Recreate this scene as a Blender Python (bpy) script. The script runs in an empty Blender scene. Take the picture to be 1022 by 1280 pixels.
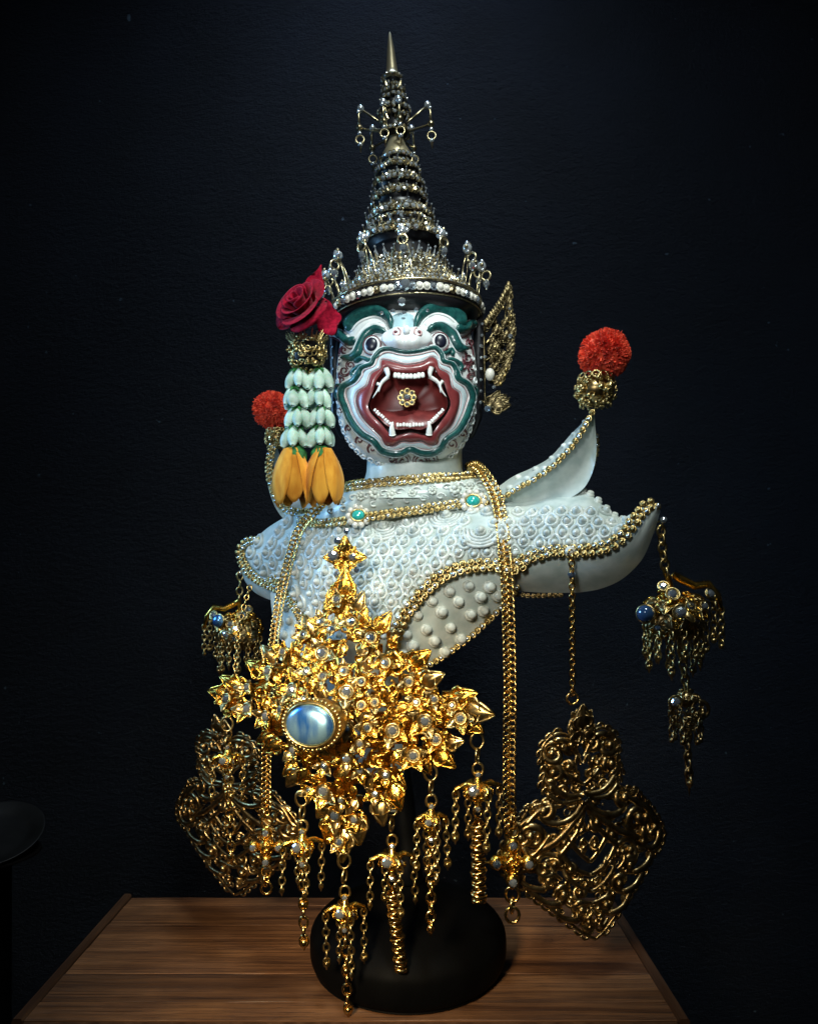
import bpy, math, random
from mathutils import Vector, Matrix, noise
import bisect
random.seed(7)
R = math.radians
S = 0.0005            # metres per modelling unit
D, CX, HZ, CH = 900.0, 511.0, 718.0, 467.0   # camera distance, centre column, horizon row, camera height over the table
scene = bpy.context.scene
col = scene.collection

def Q(px, py, d=0.0):
    k = (D - d) / D
    return Vector(((px - CX) * k, -d, CH + (HZ - py) * k))
def K(d): return (D - d) / D

# ------------------------------------------------------------------ camera
cam_d = bpy.data.cameras.new('camera'); cam = bpy.data.objects.new('camera', cam_d); col.objects.link(cam)
cam.location = (0, -D * S, CH * S); cam.rotation_euler = (R(90), 0, 0)
cam_d.sensor_fit = 'VERTICAL'; cam_d.sensor_height = 24.0; cam_d.lens = 24.0 * D / 1280.0
cam_d.shift_y = 78.0 / 1280.0; cam_d.clip_start = 0.01; cam_d.clip_end = 50
scene.camera = cam
# ------------------------------------------------------------------ world and lamps
w = bpy.data.worlds.new('World'); scene.world = w; w.use_nodes = True
w.node_tree.nodes['Background'].inputs[0].default_value = (0.55, 0.7, 1.0, 1)
w.node_tree.nodes['Background'].inputs[1].default_value = 0.006
def area(name, loc, target, power, size, colr, spread=180):
    l = bpy.data.lights.new(name, 'AREA'); l.energy = power; l.shape = 'DISK'; l.size = size; l.color = colr
    l.spread = R(spread)
    o = bpy.data.objects.new(name, l); col.objects.link(o)
    o.location = Vector(loc) * S
    o.rotation_euler = (Vector(target) - Vector(loc)).to_track_quat('-Z', 'Y').to_euler()
    return o
area('key_lamp', (120, -640, 1420), (0, -20, 620), 0.35, 0.12, (0.90, 1.0, 0.97), 64)
area('blue_lamp', (-850, -110, 760), (0, -150, 540), 0.30, 0.18, (0.26, 0.58, 1.0), 70)
area('warm_lamp', (-300, -900, 600), (-50, -60, 150), 0.21, 0.10, (1.0, 0.80, 0.52), 40)
area('wall_lamp', (-40, 120, 1800), (30, 420, 900), 0.62, 0.14, (0.56, 0.74, 1.0), 150)
area('face_fill', (-170, -900, 760), (0, -80, 600), 0.085, 0.08, (0.94, 1.0, 1.0), 46)  # added frontal fill to brighten mask and torso, no real lamp there
# ------------------------------------------------------------------ render settings
scene.view_settings.view_transform = 'Standard'; scene.view_settings.look = 'None'
scene.view_settings.exposure = 0.0; scene.view_settings.gamma = 1.0
scene.render.engine = 'CYCLES'
scene.cycles.use_denoising = True
scene.cycles.max_bounces = 8
scene.cycles.sample_clamp_indirect = 4.0

# ------------------------------------------------------------------ materials
def mat(name, base, rough=0.5, metal=0.0, var=None, vscale=300, bump=0.0, bscale=400, bdist=0.0004, sheen=0.0, coat=0.0, spec=0.5,
        trans=0.0, ior=1.45, stretch=None, detail=4, rvar=0.0, sss=0.0, rnd=0.0):
    m = bpy.data.materials.new(name); m.use_nodes = True
    nt = m.node_tree; b = nt.nodes['Principled BSDF']; L = nt.links.new
    b.inputs['Base Color'].default_value = (*base, 1); b.inputs['Roughness'].default_value = rough; b.inputs['Metallic'].default_value = metal
    b.inputs['Sheen Weight'].default_value = sheen; b.inputs['Coat Weight'].default_value = coat; b.inputs['Specular IOR Level'].default_value = spec
    b.inputs['Transmission Weight'].default_value = trans; b.inputs['IOR'].default_value = ior
    if sss: b.inputs['Subsurface Weight'].default_value = sss; b.inputs['Subsurface Scale'].default_value = 0.002
    tc = nt.nodes.new('ShaderNodeNewGeometry'); src = tc.outputs['Position']
    if stretch:
        mp = nt.nodes.new('ShaderNodeMapping'); mp.inputs['Scale'].default_value = stretch; L(src, mp.inputs['Vector']); src = mp.outputs['Vector']
    if var:
        n = nt.nodes.new('ShaderNodeTexNoise'); n.inputs['Scale'].default_value = vscale; n.inputs['Detail'].default_value = detail; L(src, n.inputs['Vector'])
        cr = nt.nodes.new('ShaderNodeValToRGB'); cr.color_ramp.elements[0].position = 0.36; cr.color_ramp.elements[1].position = 0.64
        cr.color_ramp.elements[0].color = (*var, 1); cr.color_ramp.elements[1].color = (*base, 1)
        L(n.outputs['Fac'], cr.inputs['Fac']); L(cr.outputs['Color'], b.inputs['Base Color'])
        if rvar:
            mr = nt.nodes.new('ShaderNodeMapRange'); mr.inputs['To Min'].default_value = rough + rvar; mr.inputs['To Max'].default_value = rough - rvar
            L(n.outputs['Fac'], mr.inputs['Value']); L(mr.outputs['Result'], b.inputs['Roughness'])
    if rnd:
        oi = nt.nodes.new('ShaderNodeObjectInfo'); hs = nt.nodes.new('ShaderNodeHueSaturation'); mr2 = nt.nodes.new('ShaderNodeMapRange')
        mr2.inputs['To Min'].default_value = 1 - rnd; mr2.inputs['To Max'].default_value = 1 + rnd * .6; L(oi.outputs['Random'], mr2.inputs['Value']); L(mr2.outputs['Result'], hs.inputs['Value'])
        if b.inputs['Base Color'].links: L(b.inputs['Base Color'].links[0].from_socket, hs.inputs['Color'])
        else: hs.inputs['Color'].default_value = (*base, 1)
        L(hs.outputs['Color'], b.inputs['Base Color'])
    if bump:
        n2 = nt.nodes.new('ShaderNodeTexNoise'); n2.inputs['Scale'].default_value = bscale; n2.inputs['Detail'].default_value = 5; L(src, n2.inputs['Vector'])
        bp = nt.nodes.new('ShaderNodeBump'); bp.inputs['Strength'].default_value = bump; bp.inputs['Distance'].default_value = bdist
        L(n2.outputs['Fac'], bp.inputs['Height']); L(bp.outputs['Normal'], b.inputs['Normal'])
    return m
M = {}
M['gold'] = mat('bright_gold', (1.0, 0.68, 0.17), 0.24, 1.0, var=(0.84, 0.42, 0.05), vscale=380, bump=0.45, bscale=1100, bdist=0.0004, rnd=.25, rvar=.1)
M['gold_pale'] = mat('pale_gold', (0.76, 0.59, 0.27), 0.28, 1.0, var=(0.40, 0.28, 0.10), vscale=420, bump=0.2, bscale=1200, bdist=0.0002)
M['gold_chain'] = mat('chain_gold', (0.90, 0.62, 0.24), 0.22, 1.0, var=(0.75, 0.46, 0.13), vscale=400)
M['gold_old'] = mat('antique_gold', (0.62, 0.46, 0.22), 0.30, 1.0, var=(0.20, 0.13, 0.05), vscale=220, bump=0.25, bscale=900, bdist=0.0003, rvar=0.1)
M['gold_plain'] = mat('satin_gold', (0.86, 0.74, 0.48), 0.38, 0.85)
M['stone'] = mat('foil_rhinestone', (0.82, 0.92, 1.0), 0.05, 0.88, coat=1.0)
M['crown_stone'] = mat('bright_crown_stone', (0.80, 0.87, 0.92), 0.10, 0.7, coat=1.0)
M['crown_metal'] = mat('pale_crown_gilt', (0.66, 0.56, 0.34), 0.28, 0.95, var=(0.30, 0.24, 0.13), vscale=700)
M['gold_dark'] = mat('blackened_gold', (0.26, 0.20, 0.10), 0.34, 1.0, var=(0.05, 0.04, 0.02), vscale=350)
M['stone_grey'] = mat('smoky_rhinestone', (0.45, 0.60, 0.80), 0.06, 0.9, coat=1.0)
M['pearl'] = mat('cream_pearl', (0.78, 0.75, 0.66), 0.22, 0.0, var=(0.62, 0.60, 0.52), vscale=500, coat=0.6)
M['teal'] = mat('teal_stone', (0.04, 0.52, 0.44), 0.10, 0.0, coat=1.0, var=(0.02, 0.36, 0.33), vscale=600)
def star_stone():
    m = mat('star_blue_glass', (0.40, 0.74, 1.0), 0.26, 0.8, var=(0.05, 0.24, 0.75), vscale=110, coat=1.0, detail=3, stretch=(1.8, 1, .5))
    return m
M['cab'] = star_stone()
M['cab_dark'] = mat('deep_blue_glass', (0.03, 0.075, 0.17), 0.06, 0.2, coat=1.0)
M['white'] = mat('pearl_white_paint', (0.60, 0.66, 0.61), 0.34, 0.0, var=(0.44, 0.52, 0.48), vscale=120, bump=0.15, bscale=500, bdist=0.0003, coat=0.25)
M['scale'] = mat('white_moulded_scale', (0.76, 0.78, 0.72), 0.32, 0.0, var=(0.50, 0.57, 0.54), vscale=160, rnd=.16, bump=0.3, bscale=900, bdist=0.0002, coat=0.25)
M['stud'] = mat('cream_stud', (0.66, 0.69, 0.62), 0.35, 0.0, var=(0.48, 0.52, 0.46), vscale=300, rnd=.15, bump=.2, bscale=1200)
M['face'] = mat('white_mask_paint', (0.80, 0.83, 0.82), 0.30, 0.0, var=(0.66, 0.71, 0.71), vscale=160, bump=0.2, bscale=500, bdist=0.0003, coat=0.3)
M['green'] = mat('dark_green_paint', (0.014, 0.10, 0.09), 0.34, 0.0, var=(0.006, 0.05, 0.05), vscale=420, coat=0.3, bump=.3, bscale=900, bdist=.0003)
M['red'] = mat('red_lip_paint', (0.21, 0.036, 0.036), 0.34, 0.0, var=(0.15, 0.024, 0.026), vscale=200, bump=0.1, bscale=400, coat=0.3)
M['dred'] = mat('dark_red_mouth', (0.19, 0.028, 0.025), 0.45, 0.0, var=(0.13, 0.018, 0.016), vscale=150)
M['lipwhite'] = mat('bluish_white_paint', (0.56, 0.66, 0.68), 0.34, var=(0.44, 0.54, 0.57), vscale=260, bump=.2, bscale=600, coat=.2)
M['tongue'] = mat('dull_red_tongue', (0.17, 0.026, 0.024), 0.4, var=(0.12, 0.018, 0.018), vscale=200)
M['line'] = mat('maroon_line_paint', (0.12, 0.03, 0.04), 0.4)
M['pink'] = mat('pink_line_paint', (0.50, 0.30, 0.30), 0.4)
M['tooth'] = mat('tooth_white', (0.78, 0.80, 0.76), 0.25, coat=0.4)
M['black'] = mat('black_lacquer', (0.010, 0.010, 0.012), 0.35, bump=0.15, bscale=500, bdist=0.0003)
M['pupil'] = mat('eye_black', (0.008, 0.010, 0.022), 0.32)
M['standblack'] = mat('matt_black_base', (0.0025, 0.0025, 0.0025), 0.6, var=(0.0015, 0.0015, 0.0015), vscale=60, spec=0.06, rvar=.1)
M['rose'] = mat('crimson_felt', (0.36, 0.008, 0.03), 0.95, var=(0.20, 0.004, 0.018), vscale=500, bump=0.7, bscale=2200, bdist=0.0005, sheen=0.05, spec=0.05)
M['pom'] = mat('red_yarn', (0.92, 0.13, 0.06), 0.95, var=(0.74, 0.06, 0.03), vscale=300, sheen=0.1, spec=0.05)
M['bud'] = mat('pale_green_bud', (0.52, 0.66, 0.57), 0.6, var=(0.36, 0.52, 0.40), vscale=220, bump=0.4, bscale=700, sss=0.2, rnd=.2)
M['leafgreen'] = mat('leaf_green_felt', (0.03, 0.20, 0.04), 0.8, var=(0.02, 0.11, 0.03), vscale=300, bump=0.4, bscale=1500, bdist=0.0003)
M['petal'] = mat('orange_yellow_felt', (0.74, 0.35, 0.04), 0.85, var=(0.52, 0.19, 0.015), vscale=130, bump=0.25, bscale=1400, bdist=0.0003, sheen=0.1, spec=0.15, stretch=(1.3, 1.3, .4), rnd=.2)
def wood_mat():
    m = bpy.data.materials.new('brown_wood'); m.use_nodes = True; nt = m.node_tree; b = nt.nodes['Principled BSDF']; L = nt.links.new
    g = nt.nodes.new('ShaderNodeNewGeometry'); oi = nt.nodes.new('ShaderNodeObjectInfo'); ad = nt.nodes.new('ShaderNodeVectorMath'); ad.operation = 'MULTIPLY_ADD'
    cb = nt.nodes.new('ShaderNodeCombineXYZ'); L(oi.outputs['Random'], cb.inputs[0]); L(oi.outputs['Random'], cb.inputs[2])
    L(cb.outputs[0], ad.inputs[0]); ad.inputs[1].default_value = (3.1, 1, 1.7); L(g.outputs['Position'], ad.inputs[2])
    def nz(sc, scale, det, ro):
        mp = nt.nodes.new('ShaderNodeMapping'); mp.inputs['Scale'].default_value = sc; L(ad.outputs[0], mp.inputs['Vector'])
        n = nt.nodes.new('ShaderNodeTexNoise'); n.inputs['Scale'].default_value = scale; n.inputs['Detail'].default_value = det; n.inputs['Roughness'].default_value = ro; n.inputs['Distortion'].default_value = .6; L(mp.outputs[0], n.inputs['Vector']); return n
    def ramp(n, p0, c0, p1, c1):
        r = nt.nodes.new('ShaderNodeValToRGB'); r.color_ramp.elements[0].position = p0; r.color_ramp.elements[1].position = p1; r.color_ramp.elements[0].color = (*c0, 1); r.color_ramp.elements[1].color = (*c1, 1); L(n.outputs['Fac'], r.inputs['Fac']); return r
    a = ramp(nz((.12, 2.2, 2.2), 40, 8, .65), .34, (0.09, 0.037, 0.015), .66, (0.31, 0.145, 0.060))
    p = ramp(nz((.06, 6, 6), 130, 6, .7), .40, (.35, .30, .28), .50, (1, 1, 1))          # pores
    k = ramp(nz((1, 1, 1), 16, 5, .6), .30, (.55, .50, .48), .60, (1, 1, 1))              # stains
    m1 = nt.nodes.new('ShaderNodeMixRGB'); m1.blend_type = 'MULTIPLY'; m1.inputs[0].default_value = .8; L(a.outputs[0], m1.inputs[1]); L(p.outputs[0], m1.inputs[2])
    m2 = nt.nodes.new('ShaderNodeMixRGB'); m2.blend_type = 'MULTIPLY'; m2.inputs[0].default_value = .8; L(m1.outputs[0], m2.inputs[1]); L(k.outputs[0], m2.inputs[2])
    hs = nt.nodes.new('ShaderNodeHueSaturation'); mr = nt.nodes.new('ShaderNodeMapRange'); mr.inputs['To Min'].default_value = .75; mr.inputs['To Max'].default_value = 1.25; L(oi.outputs['Random'], mr.inputs['Value']); L(mr.outputs[0], hs.inputs['Value']); L(m2.outputs[0], hs.inputs['Color'])
    L(hs.outputs[0], b.inputs['Base Color']); b.inputs['Roughness'].default_value = .48
    bp = nt.nodes.new('ShaderNodeBump'); bp.inputs['Strength'].default_value = .5; bp.inputs['Distance'].default_value = .0006; L(p.outputs[0], bp.inputs['Height']); L(bp.outputs[0], b.inputs['Normal'])
    return m
M['wood'] = wood_mat()
M['woodedge'] = mat('dark_wood_edge', (0.11, 0.052, 0.025), 0.5, var=(0.05, 0.022, 0.01), vscale=60, stretch=(2.0, 0.2, 2.0), bump=0.3, bscale=150)
M['blackwood'] = mat('black_cabinet', (0.004, 0.003, 0.003), 0.7, spec=0.1)
M['floor'] = mat('dark_floor', (0.012, 0.011, 0.010), 0.7, var=(0.008, 0.008, 0.008), vscale=20)
M['dish'] = mat('dull_grey_dish', (0.010, 0.010, 0.010), 0.5, 0.1, var=(0.005, 0.005, 0.005), vscale=60)
def wall_mat():
    m = bpy.data.materials.new('dark_textured_plaster'); m.use_nodes = True
    nt = m.node_tree; b = nt.nodes['Principled BSDF']; L = nt.links.new
    g = nt.nodes.new('ShaderNodeNewGeometry')
    mp = nt.nodes.new('ShaderNodeMapping'); mp.inputs['Rotation'].default_value = (0, R(24), 0); mp.inputs['Scale'].default_value = (0.7, 1, 1.2); L(g.outputs['Position'], mp.inputs['Vector'])
    n1 = nt.nodes.new('ShaderNodeTexNoise'); n1.inputs['Scale'].default_value = 230; n1.inputs['Detail'].default_value = 7; n1.inputs['Roughness'].default_value = 0.78; L(mp.outputs['Vector'], n1.inputs['Vector'])
    n2 = nt.nodes.new('ShaderNodeTexNoise'); n2.inputs['Scale'].default_value = 14; n2.inputs['Detail'].default_value = 4; L(g.outputs['Position'], n2.inputs['Vector'])
    cr = nt.nodes.new('ShaderNodeValToRGB'); cr.color_ramp.elements[0].position = 0.3; cr.color_ramp.elements[1].position = 0.75
    cr.color_ramp.elements[0].color = (0.0025, 0.0034, 0.0062, 1); cr.color_ramp.elements[1].color = (0.007, 0.0095, 0.017, 1)
    L(n2.outputs['Fac'], cr.inputs['Fac'])
    # a few pale chips of paint
    v = nt.nodes.new('ShaderNodeTexNoise'); v.inputs['Scale'].default_value = 95; v.inputs['Detail'].default_value = 2; L(g.outputs['Position'], v.inputs['Vector'])
    c2 = nt.nodes.new('ShaderNodeValToRGB'); c2.color_ramp.elements[0].position = 0.765; c2.color_ramp.elements[1].position = 0.79
    c2.color_ramp.elements[0].color = (0, 0, 0, 1); c2.color_ramp.elements[1].color = (1, 1, 1, 1); L(v.outputs['Fac'], c2.inputs['Fac'])
    mx = nt.nodes.new('ShaderNodeMixRGB'); mx.inputs[2].default_value = (0.12, 0.17, 0.20, 1); L(c2.outputs['Color'], mx.inputs[0]); L(cr.outputs['Color'], mx.inputs[1])
    L(mx.outputs[0], b.inputs['Base Color'])
    b.inputs['Roughness'].default_value = 0.37; b.inputs['Specular IOR Level'].default_value = 0.42
    bp = nt.nodes.new('ShaderNodeBump'); bp.inputs['Strength'].default_value = 1.0; bp.inputs['Distance'].default_value = 0.0055
    L(n1.outputs['Fac'], bp.inputs['Height']); L(bp.outputs['Normal'], b.inputs['Normal'])
    return m
M['wall'] = wall_mat()

# ------------------------------------------------------------------ mesh helpers
ORIG = {}          # world matrix of each object
def tag(o, label=None, cat=None, group=None, kind=None):
    if label: o['label'] = label
    if cat: o['category'] = cat
    if group: o['group'] = group
    if kind: o['kind'] = kind
    return o
def thing(name, label, cat, loc, group=None):
    o = bpy.data.objects.new(name, None); o.empty_display_size = 0.005; col.objects.link(o)
    o.location = loc * S; ORIG[o] = Matrix.Translation(loc * S)
    return tag(o, label, cat, group)
def link(me, name, loc, rot, parent):
    o = bpy.data.objects.new(name, me); col.objects.link(o)
    mw = Matrix.Translation(loc * S)
    if rot is not None: mw = mw @ rot.to_4x4()
    ORIG[o] = mw
    if parent: o.parent = parent; o.matrix_parent_inverse = Matrix()
    o.matrix_basis = (ORIG[parent].inverted() @ mw) if parent else mw
    return o
def to_mesh(vs, fs, mi, mats, name, smooth, scale=S):
    me = bpy.data.meshes.new(name)
    me.from_pydata([v * scale for v in vs], [], fs)
    for m in (mats if isinstance(mats, (list, tuple)) else [mats]): me.materials.append(m)
    me.polygons.foreach_set('use_smooth', [smooth] * len(fs))
    me.polygons.foreach_set('material_index', mi)
    me.update()
    return me
class MB:
    def __init__(s): s.v = []; s.f = []; s.m = []
    def add(s, g, mi=0):
        vs, fs = g; o = len(s.v); s.v.extend(vs); s.f.extend([tuple(i + o for i in f) for f in fs]); s.m.extend([mi] * len(fs)); return s
    def build(s, name, mats, parent=None, smooth=True, kind=None):
        n = len(s.v); c = Vector((sum(v.x for v in s.v) / n, sum(v.y for v in s.v) / n, sum(v.z for v in s.v) / n))
        me = to_mesh([v - c for v in s.v], s.f, s.m, mats, name, smooth)
        o = link(me, name, c, None, parent)
        if kind: o['kind'] = kind
        return o
    def shared(s, name, mats, smooth=True): return to_mesh(s.v, s.f, s.m, mats, name, smooth)
def piece(me, name, loc, axes, scale, parent):     # a copy of a shared mesh: axes = 3 unit vectors, scale number or triple
    sc = scale if isinstance(scale, (tuple, list)) else (scale,) * 3
    rot = Matrix((axes[0] * sc[0], axes[1] * sc[1], axes[2] * sc[2])).transposed()
    return link(me, name, loc, rot, parent)
XYZ = (Vector((1, 0, 0)), Vector((0, 1, 0)), Vector((0, 0, 1)))
FRONT = (Vector((1, 0, 0)), Vector((0, 0, 1)), Vector((0, -1, 0)))   # local z looks at the viewer
def frame(n, up=Vector((0, 0, 1))):
    n = n.normalized(); x = up.cross(n)
    if x.length < 1e-4: x = Vector((1, 0, 0))
    x.normalize(); return (x, n.cross(x), n)
def spin(ax, a):
    x, y, z = ax; return (x * math.cos(a) + y * math.sin(a), y * math.cos(a) - x * math.sin(a), z)
def grid(rows, cu=False, cv=False):
    nr, nc = len(rows), len(rows[0]); vs = [p for r in rows for p in r]; fs = []
    for i in range(nr if cv else nr - 1):
        for j in range(nc if cu else nc - 1):
            a, b = i * nc + j, i * nc + (j + 1) % nc; c, d = ((i + 1) % nr) * nc + (j + 1) % nc, ((i + 1) % nr) * nc + j
            fs.append((a, b, c, d))
    return vs, fs
def ball(c, r, seg=10, rings=6, axes=XYZ):
    rr = r if isinstance(r, (tuple, list)) else (r, r, r)
    vs = [c + axes[2] * rr[2]]; fs = []
    for i in range(1, rings):
        t = math.pi * i / rings
        for j in range(seg):
            a = 2 * math.pi * j / seg
            vs.append(c + axes[0] * (rr[0] * math.sin(t) * math.cos(a)) + axes[1] * (rr[1] * math.sin(t) * math.sin(a)) + axes[2] * (rr[2] * math.cos(t)))
    vs.append(c - axes[2] * rr[2]); e = len(vs) - 1
    for j in range(seg): fs.append((0, 1 + j, 1 + (j + 1) % seg)); fs.append((e, e - seg + (j + 1) % seg, e - seg + j))
    for i in range(rings - 2):
        for j in range(seg):
            a = 1 + i * seg
            fs.append((a + j, a + seg + j, a + seg + (j + 1) % seg, a + (j + 1) % seg))
    return vs, fs
def tube(pts, r, seg=6, closed=False, cap=True, flat=1.0, ref=None):
    n = len(pts); rings = []; prev = None
    rad = r if isinstance(r, (list, tuple)) else [r] * n
    for i, p in enumerate(pts):
        a = pts[(i - 1) % n] if (closed or i > 0) else p; b = pts[(i + 1) % n] if (closed or i < n - 1) else p
        t = (b - a)
        if t.length < 1e-9: t = Vector((0, 0, 1))
        t.normalize()
        if ref is not None: u = ref - t * ref.dot(t)
        elif prev is None: u = Vector((0.31, -0.85, 0.43)); u = u - t * u.dot(t)
        else: u = prev - t * prev.dot(t)
        if u.length < 1e-5: u = t.orthogonal()
        u.normalize(); prev = u; v = t.cross(u)
        rings.append([p + u * (rad[i] * flat * math.cos(2 * math.pi * k / seg)) + v * (rad[i] * math.sin(2 * math.pi * k / seg)) for k in range(seg)])
    vs, fs = grid(rings, cu=True, cv=closed)
    if cap and not closed:
        fs = fs + [tuple(range(seg)), tuple((n - 1) * seg + k for k in range(seg))]
    return vs, fs
def ring(c, R0, r, axes=FRONT, n=14, seg=5, sy=1.0):
    return tube([c + axes[0] * (R0 * math.cos(2 * math.pi * i / n)) + axes[1] * (R0 * sy * math.sin(2 * math.pi * i / n)) for i in range(n)], r, seg, closed=True)
def lathe(prof, c, axes=XYZ, seg=48):
    return grid([[c + axes[0] * (r * math.cos(2 * math.pi * j / seg)) + axes[1] * (r * math.sin(2 * math.pi * j / seg)) + axes[2] * h for j in range(seg)] for r, h in prof], cu=True)
def box(lo, hi, j=0.0):
    xs = [(lo[0], hi[0])[i & 1] for i in range(8)]; ys = [(lo[1], hi[1])[(i >> 1) & 1] for i in range(8)]; zs = [(lo[2], hi[2])[i >> 2] for i in range(8)]
    return [Vector(p) for p in zip(xs, ys, zs)], [(0, 1, 3, 2), (4, 6, 7, 5), (0, 4, 5, 1), (2, 3, 7, 6), (0, 2, 6, 4), (1, 5, 7, 3)]
def cat(pts, n, closed=False):          # Catmull-Rom through tuples or vectors
    P = [tuple(p) for p in pts]; m = len(P); out = []
    segs = m if closed else m - 1
    for q in range(n):
        t = q / n * segs if closed else q / (n - 1) * segs
        i = min(int(t), segs - 1); f = t - i
        g = lambda k: P[k % m] if closed else P[max(0, min(m - 1, k))]
        a, b, c, d = g(i - 1), g(i), g(i + 1), g(i + 2)
        out.append(tuple(0.5 * (2 * b[k] + (c[k] - a[k]) * f + (2 * a[k] - 5 * b[k] + 4 * c[k] - d[k]) * f * f + (3 * b[k] - a[k] - 3 * c[k] + d[k]) * f ** 3) for k in range(len(b))))
    return out
def qcurve(pts, n, closed=False): return [Q(*p) for p in cat(pts, n, closed)]
def resample(pts, step):
    L = [0.0]
    for a, b in zip(pts, pts[1:]): L.append(L[-1] + (b - a).length)
    n = max(2, int(round(L[-1] / step)) + 1); out = []
    for i in range(n):
        s = L[-1] * i / (n - 1); k = min(max(bisect.bisect_right(L, s) - 1, 0), len(pts) - 2)
        f = (s - L[k]) / max(1e-9, L[k + 1] - L[k]); out.append(pts[k].lerp(pts[k + 1], f))
    return out
def tang(pts, i): return (pts[min(i + 1, len(pts) - 1)] - pts[max(i - 1, 0)]).normalized()
def chain_links(mb, pts, ln, w, wire, twist=0.0, mi=0, n=10):     # interlocking oval links along a line
    P = resample(pts, ln * 0.78)
    for i, p in enumerate(P):
        t = tang(P, i); u = t.cross(Vector((0.2, -1, 0.1))); u.normalize(); v = t.cross(u)
        a = twist + (math.pi / 2 if i % 2 else 0) + random.uniform(-.15, .15)
        s = u * math.cos(a) + v * math.sin(a)
        mb.add(tube([p + t * (ln * 0.5 * math.cos(2 * math.pi * k / n)) + s * (w * 0.5 * math.sin(2 * math.pi * k / n)) for k in range(n)], wire, 5, closed=True), mi)
def bead_trim(name, pts, size, parent, mats, rows=1, away=None, stones=True):   # cup chain: little gold cups with a bead in each
    size *= .87; mb = MB(); P = resample(pts, size * 0.92)
    for i, p in enumerate(P):
        t = tang(P, i); n = Vector((-0.1, -1, 0.25)); n = (n - t * n.dot(t)).normalized(); s = t.cross(n)
        for r_ in range(rows):
            q = p + s * ((r_ - (rows - 1) / 2) * size * 0.85) + t * (size * 0.46 * (r_ % 2))
            q = q + Vector((random.uniform(-.5, .5), 0, random.uniform(-.5, .5)))
            mb.add(tube([q + (t * math.cos(a * 1.0472) + s * math.sin(a * 1.0472)) * size * 0.40 for a in range(6)], size * 0.16, 4, closed=True), 0)
            mb.add(ball(q + n * size * 0.12, size * random.uniform(.26, .36), 6, 4), 1 if (stones and random.random() < .45) else 0)
    return mb.build(name, mats, parent, kind='stuff')
# shared small meshes (unit size)
def gem_mesh(name, m):
    mb = MB(); n = 8
    prof = [(0.48, -0.05), (0.48, 0.06), (0.36, 0.22), (0.18, 0.31)]
    mb.add(lathe(prof, Vector((0, 0, 0)), XYZ, n)); mb.f.append(tuple(3 * n + k for k in range(n))); mb.m.append(0)
    return mb.shared(name, m, smooth=False)
GEM = gem_mesh('gem', M['stone']); GEMG = gem_mesh('gem_smoky', M['stone_grey'])
COLLET = MB().add(ring(Vector((0, 0, 0.02)), 0.62, 0.10, XYZ, 14, 6)).add(lathe([(0.62, -0.25), (0.50, 0.02), (0.0, 0.02)], Vector((0, 0, 0)), XYZ, 12)).shared('collet', M['gold_pale'])
BEAD = MB().add(ball(Vector((0, 0, 0)), 0.5, 12, 8)).shared('bead', M['pearl'])
BEADG = MB().add(ball(Vector((0, 0, 0)), 0.5, 10, 6)).shared('gold_bead', M['gold_pale'])
def gem(parent, p, ax, size, me=None, cname='gem'):
    g = piece(me or random.choice([GEM, GEM, GEMG]), cname, p, ax, size, parent)
    if parent is not None and parent.parent is None:
        piece(COLLET, 'collet', p, ax, size, g)
    return g
def leaf_mesh(name, m):
    mb = MB(); rows = []
    for i in range(8):
        t = i / 7; wd = 0.34 * math.sin(math.pi * min(1, t ** 0.62)) * (1 - 0.35 * t) + 0.012
        row = []
        for j in range(7):
            u = j / 6 * 2 - 1
            z = 0.20 * (1 - u * u) * math.sin(math.pi * t) + 0.07 * math.cos(u * 9) * math.sin(math.pi * t) + 0.20 * t * t
            row.append(Vector((u * wd, t, z)))
        rows.append(row)
    mb.add(grid(rows))
    for s in (-1, 1):
        mb.add(tube([Vector((s * (0.10 + 0.30 * math.sin(a * .55)) + s * 0.10 * math.cos(a * 1.3) * (a / 6), 0.10 + 0.085 * a, 0.05 + 0.03 * a)) for a in range(7)], [0.07, .07, .065, .06, .05, .04, .02], 5))
        mb.add(tube([Vector((s * rr, t_, zz)) for rr, t_, zz in cat([(0.03, 0, .02), (.30, .22, .08), (.27, .55, .16), (.02, 1.02, .24)], 9)], [.05] * 8 + [.02], 4))
    return mb.shared(name, m)
LEAF = leaf_mesh('leaf', M['gold']); LEAFP = leaf_mesh('leaf_pale', M['gold_pale']); LEAFO = leaf_mesh('leaf_antique', M['gold_old']); LEAFD = leaf_mesh('leaf_dark', M['gold_dark'])
def curls(mb, c, r3, n, size, wire, axes=XYZ, shell=(0.82, 1.0), front=False):   # filigree of little wire curls wrapped over a rounded form
    for _ in range(n):
        z = random.uniform(-1, 1); a = random.uniform(0, 2 * math.pi); q = math.sqrt(1 - z * z)
        dirv = Vector((q * math.cos(a), q * math.sin(a), z))
        f = random.uniform(*shell)
        p = c + axes[0] * (dirv.x * r3[0] * f) + axes[1] * (dirv.y * r3[1] * f) + axes[2] * (dirv.z * r3[2] * f)
        nn = (axes[0] * dirv.x / r3[0] + axes[1] * dirv.y / r3[1] + axes[2] * dirv.z / r3[2]).normalized()
        ax = spin(frame(nn), random.uniform(0, 6.28)); s = size * random.uniform(.6, 1.2)
        if random.random() < .3: mb.add(ball(p, s * .38, 6, 4))
        else: mb.add(tube([p + ax[0] * (s * (1 - .09 * k) * .5 * math.cos(k * .8)) + ax[1] * (s * (1 - .09 * k) * .5 * math.sin(k * .8)) + nn * (.02 * s * k) for k in range(8)], wire, 4))

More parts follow.
